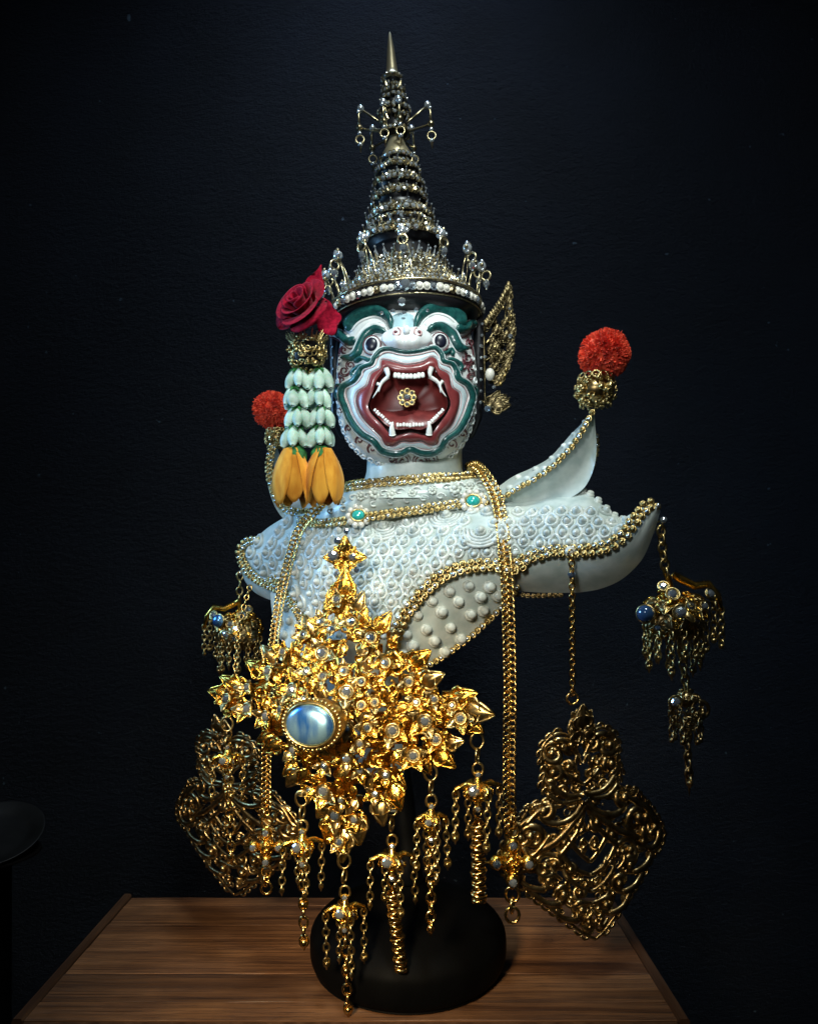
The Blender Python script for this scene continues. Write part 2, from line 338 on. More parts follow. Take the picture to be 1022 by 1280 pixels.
# ================================================================== the setting
WY = 430
o = MB().add(grid([[Vector((x, WY, z)) for x in (-2600, 0, 2600)] for z in (-700, 900, 2600)])).build('wall', M['wall'], smooth=False); tag(o, kind='structure')
o = MB().add(grid([[Vector((x, y, -700)) for x in (-2600, 0, 2600)] for y in (-1500, -300, WY)])).build('floor', M['floor'], smooth=False); tag(o, kind='structure')

# ------------------------------------------------------------------ wooden table
def ground(px, py):
    dist = CH * D / (py - HZ); return Vector(((px - CX) * dist / D, dist - D, 0))
TL, TR, TF, TB = -416.0, 294.0, -146.0, 150.0
tb = thing('wooden_table', 'brown wooden plank table top under the black base', 'table', Vector(((TL + TR) / 2, 0, -700)))
edges = [TB, TB - 26, TB - 84, TB - 146, TB - 205, TB - 262, TF]
for a, b in zip(edges, edges[1:]):
    y0, y1 = b + .9, a - .9; mb = MB(); nx = 24; prof = [(y0, -14), (y0, -.35), (y0 + .35, 0), (y1 - .35, 0), (y1, -.35), (y1, -14)]
    dz = -.75 * (TB - a < 400) * (a - TF) / 55
    mb.add(grid([[Vector((TL + 13 + (TR - TL - 26) * i / nx, y, z + dz + .3 * math.sin(i * 1.3 + y))) for i in range(nx + 1)] for y, z in prof]))
    for x in (TL + 13, TR - 13): pass
    mb.build('plank', M['wood'], tb, smooth=False)
for x0, x1 in ((TL, TL + 12), (TR - 12, TR)):
    mb = MB(); prof = [(x0, -24), (x0, -2), (x0 + 2, 1.5), (x1 - 2, 1.5), (x1, -1), (x1, -24)]
    mb.add(grid([[Vector((x, y, z)) for x, z in prof] for y in [TF + (TB - TF) * i / 10 for i in range(11)]])); mb.f.append(tuple(range(6))); mb.m.append(0)
    mb.build('edge_batten', M['woodedge'], tb, smooth=False)
MB().add(box((TL + 14, TF - 5, -24), (TR - 14, TF - 0.5, -1.5))).build('front_rail', M['woodedge'], tb, smooth=False)
MB().add(box((TL + 6, TF + 6, -700), (TR - 6, TB - 4, -26))).build('cabinet_body', M['blackwood'], tb, smooth=False)

# ------------------------------------------------------------------ dim grey dish at the left edge
dc = Q(-6, 1047, -150); k = K(-150)
pd = thing('side_pedestal', 'black pedestal in the dark left of the table', 'pedestal', Vector((dc.x, 150, -700)))
mb = MB(); mb.add(lathe([(0, dc.z - 20 + 700), (60, dc.z - 20 + 700), (62, dc.z - 24 + 700), (22, dc.z - 40 + 700), (20, 40), (60, 10), (62, 0)], Vector((dc.x, 150, -700)), XYZ, 32)); mb.build('column', M['blackwood'], pd)
ds = thing('round_dish', 'dull grey round dish tilted in the dark at the left edge', 'dish', dc)
ax = frame(Vector((0.1, -0.42, 1)).normalized(), Vector((0, 1, 0)))
mb = MB(); mb.add(lathe([(0, -6), (30, -7), (52, -1), (66, 8), (67, 10), (65, 10), (50, 3), (40, 1), (0, 1)], dc, ax, 48)); mb.build('bowl', M['dish'], ds)
mb = MB(); mb.add(lathe([(0, -7.2), (28, -7.2), (26, -16), (0, -16)], dc, ax, 32)); mb.build('foot_ring', M['dish'], ds)

# ------------------------------------------------------------------ black base the bust stands on
bs = thing('display_base', 'black rounded jar-shaped base standing on the wooden table', 'base', Vector((0, 0, 0.3)))
BC = Vector((-1, -26, 0.3))
mb = MB(); prof = cat([(0, 0), (102, 0), (112, 3), (117, 11), (118, 30), (115, 42), (103, 54), (82, 65), (58, 74), (36, 84), (20, 96)], 50)
mb.add(lathe(prof, BC, XYZ, 64)); mb.build('body', M['standblack'], bs)
mb = MB(); mb.add(tube([BC + Vector((0, 0, 94)), BC + Vector((0, 4, 120)), Vector((-8, -6, 190)), Vector((-14, 0, 240))], [19, 15, 14, 12], 20)); mb.build('stem', M['standblack'], bs)

# ================================================================== torso of the bust
bust = thing('bust', 'white armoured bust with winged shoulders and moulded scales', 'bust', Vector((-10, 0, 223)))
ST = [  # top x,y,d | bottom x,y,d | bulge : from the far shoulder tip across the chest to the near tip
 (300, 682, -92, 301, 694, -90, 0), (313, 678, -84, 320, 722, -66, 6), (340, 656, -66, 352, 737, -34, 14), (372, 642, -36, 382, 768, 8, 20),
 (410, 652, 4, 402, 808, 40, 24), (455, 645, 26, 436, 880, 58, 28), (500, 637, 36, 470, 840, 66, 28), (545, 631, 46, 496, 782, 80, 28),
 (590, 626, 54, 530, 737, 94, 26), (620, 622, 58, 580, 708, 106, 22), (660, 620, 66, 642, 706, 116, 20), (698, 612, 80, 686, 690, 130, 17),
 (733, 616, 100, 738, 687, 146, 13), (775, 648, 130, 780, 668, 158, 5), (806, 632, 158, 808, 636, 160, 0)]
def chest(u, v, off=0.0):
    r = cat_at(ST, u)
    bl = r[6] * math.sin(math.pi * min(1, v) ** 0.9)
    return (r[0] + (r[3] - r[0]) * v, r[1] + (r[4] - r[1]) * v, r[2] + (r[5] - r[2]) * v + bl + off)
def cat_at(P, t):
    m = len(P); x = max(0, min(1, t)) * (m - 1); i = min(int(x), m - 2); f = x - i
    g = lambda k: P[max(0, min(m - 1, k))]
    a, b, c, d = g(i - 1), g(i), g(i + 1), g(i + 2)
    return tuple(0.5 * (2 * b[k] + (c[k] - a[k]) * f + (2 * a[k] - 5 * b[k] + 4 * c[k] - d[k]) * f * f + (3 * b[k] - a[k] - 3 * c[k] + d[k]) * f ** 3) for k in range(len(b)))
def patch(cA, cB, n, m, bulge=0.0, out=None):      # surface between two pixel curves, bulging in depth
    A, B = cat(cA, n), cat(cB, n); rows = []
    for j in range(m):
        v = j / (m - 1); row = []
        for i in range(n):
            bl = bulge * math.sin(math.pi * v)
            row.append(Q(*[A[i][q] + (B[i][q] - A[i][q]) * v + (bl if q == 2 else 0) for q in range(3)]))
        rows.append(row)
    return rows
NU, NV = 110, 20
mb = MB(); front = [[Q(*chest(i / (NU - 1), j / (NV - 1))) for i in range(NU)] for j in range(NV)]
mb.add(grid(front))
back = []
for j in range(8):      # the back of the torso, closing the form behind
    row = []
    for i in range(NU):
        u = i / (NU - 1); p = chest(u, j / 7); e = math.sin(math.pi * u) ** 0.6
        row.append(Q(p[0], p[1], chest(u, j / 7)[2] - 2 - e * (70 + 40 * math.sin(math.pi * j / 7))))
    back.append(row)
mb.add(grid(back))
mb.add(grid([front[0], back[0]])); mb.add(grid([front[-1], back[-1]]))
mb.build('chest', M['white'], bust)
# moulded scales over the chest, one by one
SCALE = MB()
nn_ = 14
SCALE.add(tube([Vector((0.40 * math.sin(a) * (1 - 0.25 * max(0, math.cos(a))), 0.44 * math.cos(a) + 0.10 * max(0, math.cos(a)) ** 4, 0.03)) for a in [2 * math.pi * i / nn_ for i in range(nn_)]], 0.135, 5, closed=True))
SCALE.add(ball(Vector((0, -0.05, 0.06)), (0.25, 0.25, 0.32), 8, 6))
SCALE = SCALE.shared('scale', M['scale'])
SMP = []
for i in range(161):
    for j in range(41):
        SMP.append((chest(i / 160, j / 40), i / 160, j / 40))
from collections import defaultdict
cells = defaultdict(list)
for s_ in SMP: cells[(int(s_[0][0] // 8), int(s_[0][1] // 8))].append(s_)
def invert(px, py):
    best = None; bd = 36
    cx, cy = int(px // 8), int(py // 8)
    for a in (-1, 0, 1):
        for b in (-1, 0, 1):
            for s_ in cells.get((cx + a, cy + b), ()):
                dd = (s_[0][0] - px) ** 2 + (s_[0][1] - py) ** 2
                if dd < bd: bd = dd; best = s_
    return best
def chest_frame(u, v):
    e = 0.004; p = Q(*chest(u, v)); a = Q(*chest(min(1, u + e), v)) - Q(*chest(max(0, u - e), v)); b = Q(*chest(u, min(1, v + .02))) - Q(*chest(u, max(0, v - .02)))
    n = a.cross(b); n = n if n.y < 0 else -n
    return p, frame(n)
swirls = [(478, 656), (559, 645), (600, 664)]
cnt = 0; y = 640; rowi = 0
while y < 900:
    x = 296 + (9.2 if rowi % 2 else 0)
    while x < 826:
        s_ = invert(x + random.uniform(-.8, .8), y + random.uniform(-.8, .8))
        if s_ and 0.07 < s_[2] < 0.95 and 0.03 < s_[1] < 0.97 and all((x - a) ** 2 + (y - b) ** 2 > 330 for a, b in swirls) and y < 820:
            p, ax = chest_frame(s_[1], s_[2])
            sz = 18.5 * K(s_[0][2]) * random.uniform(.9, 1.08)
            piece(SCALE, 'scale', p - ax[2] * 0.3, spin(ax, random.uniform(-.2, .2)), (sz, sz, sz * random.uniform(1.1, 1.5)), bust); cnt += 1
        x += 18.4
    y += 12.6; rowi += 1
STUD = MB().add(lathe([(0.58, -0.2), (0.56, 0.10), (0.47, 0.16), (0.42, 0.16), (0.42, 0.30), (0.36, 0.44), (0.2, 0.52), (0.0, 0.54)], Vector((0, 0, 0)), XYZ, 14)).shared('stud', M['stud'])
for a, b in swirls:       # swirled drapery ridges around three larger studs
    s_ = invert(a, b) or invert(a, b + 4)
    p, ax = chest_frame(s_[1], s_[2])
    piece(STUD, 'stud', p + ax[2] * 2, ax, 11, bust)
    mb = MB()
    for r_ in (10, 14.5, 19, 23.5):
        mb.add(tube([p + ax[0] * (r_ * math.cos(t)) + ax[1] * (r_ * 0.85 * math.sin(t)) + ax[2] * (1.5 - r_ * .05) for t in [R(-200 + 220 * i / 16) for i in range(17)]], [0.6] + [2.0] * 15 + [0.6], 6))
    mb.build('swirl_relief', M['scale'], bust)

# side panel under the near arm, with studs
PA = [(640, 710, 114), (612, 706, 108), (580, 709, 104), (552, 720, 98), (528, 741, 92), (508, 766, 85), (496, 790, 79), (488, 822, 72)]
PB = [(646, 734, 96), (630, 756, 88), (610, 776, 80), (588, 796, 72), (564, 814, 66), (542, 828, 60), (524, 838, 56), (500, 846, 54)]
mb = MB(); rows = patch(PA, PB, 40, 12, 9); mb.add(grid(rows))
mb.add(grid(patch(PB, [(x - 20, y + 6, d - 70) for x, y, d in PB], 40, 4)))
mb.build('side_panel', M['white'], bust)
def panel_d(px, py, A, B, bulge):
    best = None
    a_, b_ = cat(A, 40), cat(B, 40)
    for i in range(40):
        for j in range(15):
            v = j / 14; q = [a_[i][k] + (b_[i][k] - a_[i][k]) * v for k in range(3)]
            dd = (q[0] - px) ** 2 + (q[1] - py) ** 2
            if best is None or dd < best[0]: best = (dd, q[2] + bulge * math.sin(math.pi * v))
    return best[1]
for px, py in [(562, 739), (586, 732), (612, 733), (540, 751), (573, 752), (601, 746), (622, 744), (522, 769), (552, 765), (588, 768), (508, 793), (533, 787), (563, 784), (515, 807), (543, 801), (523, 824), (503, 818), (604, 763), (576, 798), (556, 814)]:
    d = panel_d(px, py, PA, PB, 9)
    piece(STUD, 'stud', Q(px, py, d), frame(Vector((0.2, -1, 0.0))), 14.5 * K(d) * random.uniform(.94, 1.06), bust)
# far side panel
PA2 = [(345, 728, -38), (358, 742, -28), (372, 760, -8), (384, 782, 10), (396, 808, 34)]
PB2 = [(338, 742, -46), (340, 765, -40), (346, 790, -30), (358, 808, -12), (376, 822, 10)]
mb = MB(); mb.add(grid(patch(PA2, PB2, 24, 8, -3))); mb.add(grid(patch(PB2, [(x + 40, y + 4, d - 50) for x, y, d in PB2], 24, 4))); mb.build('side_panel', M['white'], bust)
for px, py in [(348, 746), (346, 762), (358, 760), (350, 778), (362, 776), (373, 780), (355, 794), (368, 793), (380, 797), (368, 808), (382, 812)]:
    d = panel_d(px, py, PA2, PB2, -3); piece(STUD, 'stud', Q(px, py, d), frame(Vector((-0.35, -1, -0.1))), 11 * K(d), bust)
# waist running down to the stem
mb = MB(); wr = []
for t in range(13):
    f = t / 12; cx = 447 + 42 * f; cy = 800 + 215 * f; rx = 62 * (1 - f) ** 1.2 + 15; rz = 52 * (1 - f) + 15
    if t == 12: rx = rz = 9
    wr.append([Q(cx + rx * math.cos(a), cy, 22 - 10 * f + rz * math.sin(a)) for a in [2 * math.pi * i / 28 for i in range(28)]])
mb.add(grid(wr, cu=True)); mb.build('waist', M['white'], bust)
# shoulder rim: smooth lip hanging under the near shoulder
LA = [(638, 710, 115), (652, 701, 120), (670, 694, 125), (688, 689, 130), (714, 689, 138), (740, 687, 146), (764, 680, 154), (781, 667, 159), (793, 650, 161), (806, 634, 160), (815, 630, 158)]
LB = [(642, 738, 84), (662, 740, 90), (684, 741, 95), (706, 741, 100), (728, 740, 108), (750, 736, 116), (772, 727, 126), (790, 713, 136), (805, 694, 146), (818, 662, 154), (825, 638, 157)]
mb = MB(); mb.add(grid(patch(LA, LB, 50, 10, 9))); mb.add(grid(patch(LB, [(x - 14, y - 26, d - 66) for x, y, d in LB[:-1]] + [(822, 638, 154)], 50, 6, -6)))
mb.build('shoulder_rim', M['white'], bust)
LA2 = [(300, 690, -91), (306, 708, -80), (320, 723, -66), (336, 731, -50), (352, 738, -34)]
LB2 = [(299, 696, -96), (304, 722, -92), (318, 740, -80), (338, 750, -66), (354, 752, -50)]
mb = MB(); mb.add(grid(patch(LA2, LB2, 26, 6, 5))); mb.add(grid(patch(LB2, [(x + 16, y - 20, d - 50) for x, y, d in LB2], 26, 4))); mb.build('shoulder_rim', M['white'], bust)
# raised wings over the shoulders
def wing(bead, outer, inner, n=40):
    mb = MB(); mb.add(grid(patch(bead, outer, n, 10, -9))); mb.add(grid(patch(inner, bead, n, 6, 4))); mb.add(grid(patch(outer, inner, n, 8, -16)))
    return mb.build('shoulder_wing', M['white'], bust)
WB = [(622, 626, 74), (640, 614, 84), (662, 602, 94), (684, 588, 104), (702, 572, 112), (716, 556, 118), (728, 538, 124), (740, 516, 128)]
WO = [(634, 648, 70), (662, 640, 82), (690, 631, 94), (713, 622, 102), (731, 608, 108), (742, 584, 114), (745, 556, 120), (742, 515, 127)]
WI = [(618, 612, 34), (640, 596, 40), (662, 586, 50), (684, 574, 62), (700, 558, 76), (712, 544, 90), (726, 530, 108), (739, 514, 126)]
wing(WB, WO, WI)
WB2 = [(410, 632, -20), (388, 640, -34), (366, 640, -46), (350, 628, -58), (341, 608, -66), (337, 588, -74), (338, 570, -80), (344, 546, -86)]
WO2 = [(392, 656, -30), (372, 658, -44), (356, 650, -56), (344, 634, -66), (336, 612, -74), (333, 590, -80), (335, 568, -84), (343, 545, -87)]
WI2 = [(420, 612, -70), (404, 616, -82), (388, 614, -92), (372, 604, -98), (360, 592, -100), (352, 578, -100), (348, 564, -96), (345, 545, -88)]
wing(WB2, WO2, WI2)
SM_STUD = MB().add(ball(Vector((0, 0, 0)), (0.5, 0.5, 0.35), 8, 5)).shared('stud_small', M['scale'])
for i in range(12):
    a = cat_at(WI, .12 + .07 * i); b = cat_at(WB, .12 + .07 * i); 
    piece(SM_STUD, 'stud', Q(*[(a[k] * (.3 + .4 * (i % 2)) + b[k] * (.7 - .4 * (i % 2))) for k in range(3)]) + Vector((0, -1, 1)), frame(Vector((-.3, -.6, 1))), 9.5 - .35 * i, bust)
for i in range(6):
    a = cat_at(ST, .845 + .017 * i); piece(STUD, 'stud', Q(a[0] + 1, a[1] + 1, a[2]), frame(Vector((.3, -.4, 1))), 10 - .5 * i, bust)
# neck and collar
mb = MB(); nk = []
for py, hw, dd in [(540, 60, 52), (570, 59, 52), (590, 60, 54), (604, 64, 60), (622, 74, 72)]:
    nk.append([Q(518 + hw * math.cos(a), py, -4 + dd * math.sin(a)) for a in [2 * math.pi * i / 40 for i in range(40)]])
mb.add(grid(nk, cu=True)); mb.build('neck', M['white'], bust)
CA = [(404, 622, -30), (425, 612, 4), (450, 606, 30), (490, 601, 52), (530, 598, 60), (565, 596, 56), (590, 594, 40), (614, 600, 16)]
CB = [(372, 650, -34), (402, 654, 2), (440, 649, 28), (485, 642, 46), (530, 636, 56), (575, 629, 62), (605, 626, 64), (640, 622, 62)]
mb = MB(); mb.add(grid(patch(CA, CB, 60, 10, 9)))
mb.add(grid(patch(CA, [(x, y + 6, d - 40 if d > 0 else d) for x, y, d in CA], 60, 3))); mb.add(grid(patch(CA, [(470, 606, -60)] * 4 + [(560, 604, -60)] * 4, 60, 4)))
mb.build('collar', M['white'], bust)
ROS = MB(); ROS.add(ball(Vector((0, 0, .05)), (.2, .2, .2), 8, 5))
for a in range(8): ROS.add(ball(Vector((.34 * math.cos(a * .7854), .34 * math.sin(a * .7854), 0)), (.17, .17, .13), 7, 5))
ROS = ROS.shared('rosette', M['stud'])
for px, py, s_ in [(451, 620, 13), (469, 616, 17), (490, 618, 13), (515, 616, 11), (540, 613, 11), (568, 610, 16), (586, 607, 11), (430, 627, 12)]:
    d = panel_d(px, py, CA, CB, 9); piece(ROS, 'rosette', Q(px, py, d + 1), frame(Vector((-.05, -1, .35))), s_, bust)
mb = MB()
for i in range(26):
    u = .06 + i * .034; a, b = cat_at(CA, u), cat_at(CB, u); v = .36 + .3 * (i % 2); q = [a[k] + (b[k] - a[k]) * v for k in range(3)]; q[2] += 8
    c = Q(*q); mb.add(tube([c + Vector((6 * math.cos(t) * (1 - t / 9), -0.5, 4.5 * math.sin(t) * (1 - t / 9))) for t in [j * .62 * (1 if i % 2 else 1) for j in range(10)]], 1.3, 5))
mb.build('collar_relief', M['scale'], bust, kind='stuff')
# cup-chain trims
G2 = [M['gold_pale'], M['stone']]
up = lambda pts, dd=3: [(x, y, d + dd) for x, y, d in pts]
bead_trim('neck_trim', qcurve(up(CA[1:7], 5), 80), 8, bust, G2, 2)
bead_trim('collar_trim', qcurve(up(CB[:7], 9), 80), 8, bust, G2, 2)
bead_trim('armhole_trim', qcurve(up([(652, 706, 117)] + PA, 8), 120), 10.5, bust, G2, 2)
bead_trim('side_panel_trim', qcurve(up(PB[:-1], 3), 120), 9.5, bust, G2, 1)
bead_trim('armhole_trim', qcurve(up([(335, 722, -52)] + PA2, 7), 60), 7.5, bust, G2, 3)
bead_trim('shoulder_trim', qcurve(up(LA, 6), 120), 9.5, bust, G2, 2)
bead_trim('shoulder_trim', qcurve(up([(326, 676, -76), (312, 676, -84), (303, 682, -89)] + LA2, 7), 60), 8.5, bust, G2, 2)
bead_trim('wing_trim', qcurve(up(WB, 4), 120), 8.5, bust, G2, 1)
bead_trim('wing_trim', qcurve(up(WB2, 5), 120), 8, bust, G2, 2)
bead_trim('wing_back_trim', qcurve([(746, 545, 112), (745, 566, 104), (738, 588, 98), (728, 606, 92)], 40), 6.5, bust, G2, 1)
bead_trim('under_trim', qcurve([(640, 743, 86), (668, 745, 92), (700, 744, 98)], 40), 7, bust, [M['gold_old'], M['gold_old']], 1)
for px, py in [(448, 645), (591, 627)]:
    d = panel_d(px, py, CA, CB, 9) + 8; ax = frame(Vector((-.05, -1, .3))); c = Q(px, py, d)
    mb = MB()
    for a in range(10): mb.add(ball(c + (ax[0] * math.cos(a * .6283) + ax[1] * math.sin(a * .6283)) * 12, 4.0, 8, 6))
    mb.add(ball(c - ax[2], (12, 12, 4), 14, 6, ax)); j = mb.build('collar_jewel', M['pearl'], bust)
    mb = MB(); mb.add(ball(c + ax[2] * 2, (8, 6.5, 5), 14, 8, ax)); mb.build('teal_stone', M['teal'], j)
    mb = MB(); mb.add(tube([c + ax[0] * (9 * math.cos(t)) + ax[1] * (7.5 * math.sin(t)) + ax[2] * 3 for t in [i * .3927 for i in range(16)]], 1.0, 5, closed=True)); mb.build('bezel', M['gold_pale'], j)
# small clasp and pearl on the near shoulder where the ornament hangs
piece(BEAD, 'pearl', Q(712, 689, 146), XYZ, 11, bust)

# ================================================================== mask
HX, HY, HC = 508.0, 487.0, 5.0
def hd(px, py):
    x = abs(px - HX) / 87.5; y = (py - HY) / (97.5 if py > HY else 125.0)
    t = x ** 2.6 + abs(y) ** 2.6
    return HC + 88 * max(0.0, 1 - t) ** (1 / 2.3)
def hnorm(px, py):
    e = 1.0; gx = (hd(px + e, py) - hd(px - e, py)) / 2; gy = (hd(px, py + e) - hd(px, py - e)) / 2
    gx = max(-2, min(2, gx)); gy = max(-2, min(2, gy))
    return Vector((-gx, -1, gy)).normalized()
def zf(zx, zy): return 390 + zx / 4.443, 370 + zy / 4.441
def F(zx, zy, off=0.0):
    px, py = zf(zx, zy); return Q(px, py, hd(px, py)) + hnorm(px, py) * off
mask = thing('demon_mask', 'white open-mouthed painted mask with green brows and red lips', 'mask', Q(508, 584, 5))
def polar(pts, n=144, c=(535, 600)):
    P = cat(pts, 400, True); A = sorted((math.atan2(y - c[1], x - c[0]), math.hypot(x - c[0], y - c[1])) for x, y in P)
    an = [a for a, r in A]; rr = [r for a, r in A]; out = []
    for i in range(n):
        t = -math.pi + 2 * math.pi * (i + .5) / n; k = bisect.bisect(an, t)
        a0, r0 = (an[k - 1], rr[k - 1]) if k > 0 else (an[-1] - 2 * math.pi, rr[-1]); a1, r1 = (an[k], rr[k]) if k < len(an) else (an[0] + 2 * math.pi, rr[0])
        r = r0 + (r1 - r0) * (t - a0) / max(1e-9, a1 - a0); out.append((t, r))
    return out
MC = (535, 600)
OUTER = [(530, 388), (480, 380), (430, 366), (388, 364), (384, 405), (335, 438), (312, 500), (268, 532), (254, 580), (268, 640), (300, 692), (350, 742), (385, 778), (408, 818), (450, 826), (500, 800), (545, 806), (600, 800), (650, 822), (690, 814), (706, 770), (760, 720), (790, 660), (806, 600), (803, 540), (766, 508), (750, 440), (700, 408), (688, 362), (655, 346), (610, 374)]
INNER = [(530, 436), (460, 430), (418, 408), (392, 440), (365, 480), (350, 530), (330, 585), (324, 620), (345, 660), (390, 705), (430, 755), (455, 772), (545, 752), (640, 770), (665, 748), (700, 700), (735, 650), (752, 600), (736, 545), (715, 480), (692, 450), (665, 405), (610, 428)]
GREEN = [(530, 318), (480, 312), (430, 300), (384, 310), (350, 348), (335, 382), (285, 402), (262, 440), (236, 474), (184, 505), (174, 560), (196, 622), (225, 690), (280, 760), (345, 800), (388, 850), (450, 868), (500, 865), (545, 845), (600, 865), (660, 866), (712, 836), (738, 792), (800, 745), (840, 680), (866, 610), (878, 555), (850, 492), (804, 462), (790, 420), (768, 382), (722, 366), (712, 330), (680, 296), (640, 300), (590, 312)]
pO, pI, pG = polar(OUTER), polar(INNER), polar(GREEN)
def pt(p, s=1.0, c=MC): return (c[0] + p[1] * s * math.cos(p[0]), c[1] + p[1] * s * math.sin(p[0]))
def inside_mouth(px, py):
    zx, zy = (px - 390) * 4.443, (py - 370) * 4.441; t = math.atan2(zy - MC[1], zx - MC[0]); i = int((t + math.pi) / (2 * math.pi) * 144) % 144
    return math.hypot(zx - MC[0], zy - MC[1]) < (pI[i][1] * .5 + pO[i][1] * .5)
mb = MB(); SEG, RN = 144, 56; rows = []
for i in range(RN + 1):
    s_ = math.sin(math.pi / 2 * i / RN) if i else 0.002; row = []
    for j in range(SEG):
        a = 2 * math.pi * j / SEG; ca, sa = math.cos(a), math.sin(a)
        rr = (abs(ca) ** 2.6 + abs(sa) ** 2.6) ** (-1 / 2.6) * s_
        px = HX + 87.5 * rr * ca; py = HY + (97.5 if sa > 0 else 125.0) * rr * sa; row.append((px, py, hd(px, py)))
    rows.append(row)
vs, fs = grid([[Q(*p) for p in r] for r in rows], cu=True)
flat_ = [p for r in rows for p in r]
fs = [f for f in fs if not inside_mouth(sum(flat_[i][0] for i in f) / 4, sum(flat_[i][1] for i in f) / 4)]
mb.add((vs, fs))
mb.add(grid([[Q(HX + (p[0] - HX) * q, HY + (p[1] - HY) * q, HC - 70 * math.sqrt(1 - q * q)) for p in rows[-1]] for q in [math.cos(math.pi / 2 * i / 10) for i in range(11)]], cu=True))
mb.build('face_shell', M['face'], mask)
def pband(name, a, b, fa, fb, h, m, parent, n=8):     # moulded band between two closed outlines on the face
    rows = []
    for j in range(n):
        v = j / (n - 1); row = []
        for p, q in zip(a, b):
            x0, y0 = pt(p, fa); x1, y1 = pt(q, fb)
            row.append(F(x0 + (x1 - x0) * v, y0 + (y1 - y0) * v, h(v)))
        rows.append(row)
    return MB().add(grid(rows, cu=True)).build(name, m, parent)
lips = pband('lips', pO, pI, 1.0, 1.0, lambda v: 1.2 + 6.5 * math.sin(math.pi * (0.12 + 0.62 * v)), M['red'], mask, 12)
pband('lip_border', pG, pO, 0.95, 1.005, lambda v: 0.3 + 3.4 * math.sin(math.pi * (.06 + .8 * v)), M['lipwhite'], mask, 8)
# hollow of the mouth
rows = []
for s_, dp in [(1.0, 5.5), (0.985, 1), (0.97, -5), (0.95, -11), (0.88, -18), (0.7, -23), (0.4, -25), (0.02, -25)]:
    rows.append([F(*pt(p, 1.0 if s_ > .96 else 1.0), 0).lerp(F(MC[0], MC[1], 0), 1 - s_) + Vector((0, -dp, 0)) for p in pI])
MB().add(grid(rows, cu=True)).build('mouth_hollow', M['dred'], mask)
def FD(zx, zy, dep):
    px, py = zf(zx, zy); return Q(px, py, hd(535 / 4.443 + 390, 505) + dep)
mb = MB(); tA = [(338, 614), (430, 640), (505, 632), (545, 616), (585, 630), (650, 636), (742, 612)]; tB = [(346, 650), (410, 715), (470, 740), (545, 736), (610, 740), (680, 700), (735, 650)]
A_, B_ = cat(tA, 40), cat(tB, 40)
mb.add(grid([[FD(A_[i][0] + (B_[i][0] - A_[i][0]) * v, A_[i][1] + (B_[i][1] - A_[i][1]) * v, -24 + 14 * v + 9 * math.sin(math.pi * v * .8) * math.sin(math.pi * i / 39)) for i in range(40)] for v in [j / 9 for j in range(10)]]))
mb.add(grid([[FD(A_[i][0], A_[i][1] + 3 + 40 * v, -24 - 12 * v) for i in range(40)] for v in (0, .5, 1)]))
mb.build('tongue', M['tongue'], mask)
_tv, _tf = ball(Vector((0, 0, 0)), 1.0, 10, 8)
_sq = lambda a, e: math.copysign(abs(a) ** e, a)
TOOTH = MB().add(([Vector((.5 * _sq(v.x, .5) * (1 - .12 * v.z), .4 * _sq(v.y, .6), .5 * _sq(v.z, .6))) for v in _tv], _tf)).shared('tooth', M['tooth'])
def tooth(zx, zy, w_, h_, dep, rz=0.0):
    px, py = zf(zx + random.uniform(-1, 1), zy + random.uniform(-2, 2)); p = Q(px, py, hd(px, py)) + Vector((0, -dep, 0)); h_ *= random.uniform(.85, 1.12); rz += random.uniform(-.1, .1)
    piece(TOOTH, 'tooth', p, (Vector((math.cos(rz), 0, math.sin(rz))), Vector((0, 1, 0)), Vector((-math.sin(rz), 0, math.cos(rz)))), (w_ / 4.4, w_ / 4.4, h_ / 4.4), mask)
for i in range(8): tooth(462 + i * 21.6, 444 + 8 * math.sin(math.pi * i / 7), 20, 30, 4)
for i in range(9):
    tooth(476 + i * 17, 722 + 2 * math.sin(math.pi * i / 8), 14, 19, 8)
for i in range(8):
    f = i / 7; tooth(350 + 82 * f, 640 + 72 * f, 12, 17, 6, -.7); tooth(724 - 70 * f, 640 + 68 * f, 12, 17, 6, .7)
def fang(pts, r0, dep):
    P = [F(x, y, dep) for x, y in cat(pts, 9)]
    MB().add(tube(P, [r0 * (1 - .85 * (i / 8) ** 1.4) for i in range(9)], 8)).build('fang', M['tooth'], mask)
fang([(415, 410), (425, 445), (420, 470)], 3.6, 5); fang([(655, 405), (648, 440), (655, 468)], 3.6, 5)
fang([(428, 455), (395, 485), (375, 525), (345, 572)], 2.5, 5); fang([(645, 455), (690, 485), (708, 530), (735, 566)], 2.5, 5)
fang([(370, 495), (385, 505), (378, 540)], 2.0, 6); fang([(712, 480), (700, 500), (702, 545)], 2.0, 6)
fang([(450, 762), (447, 725), (452, 696)], 3.9, 8); fang([(640, 760), (642, 722), (636, 694)], 3.9, 8)
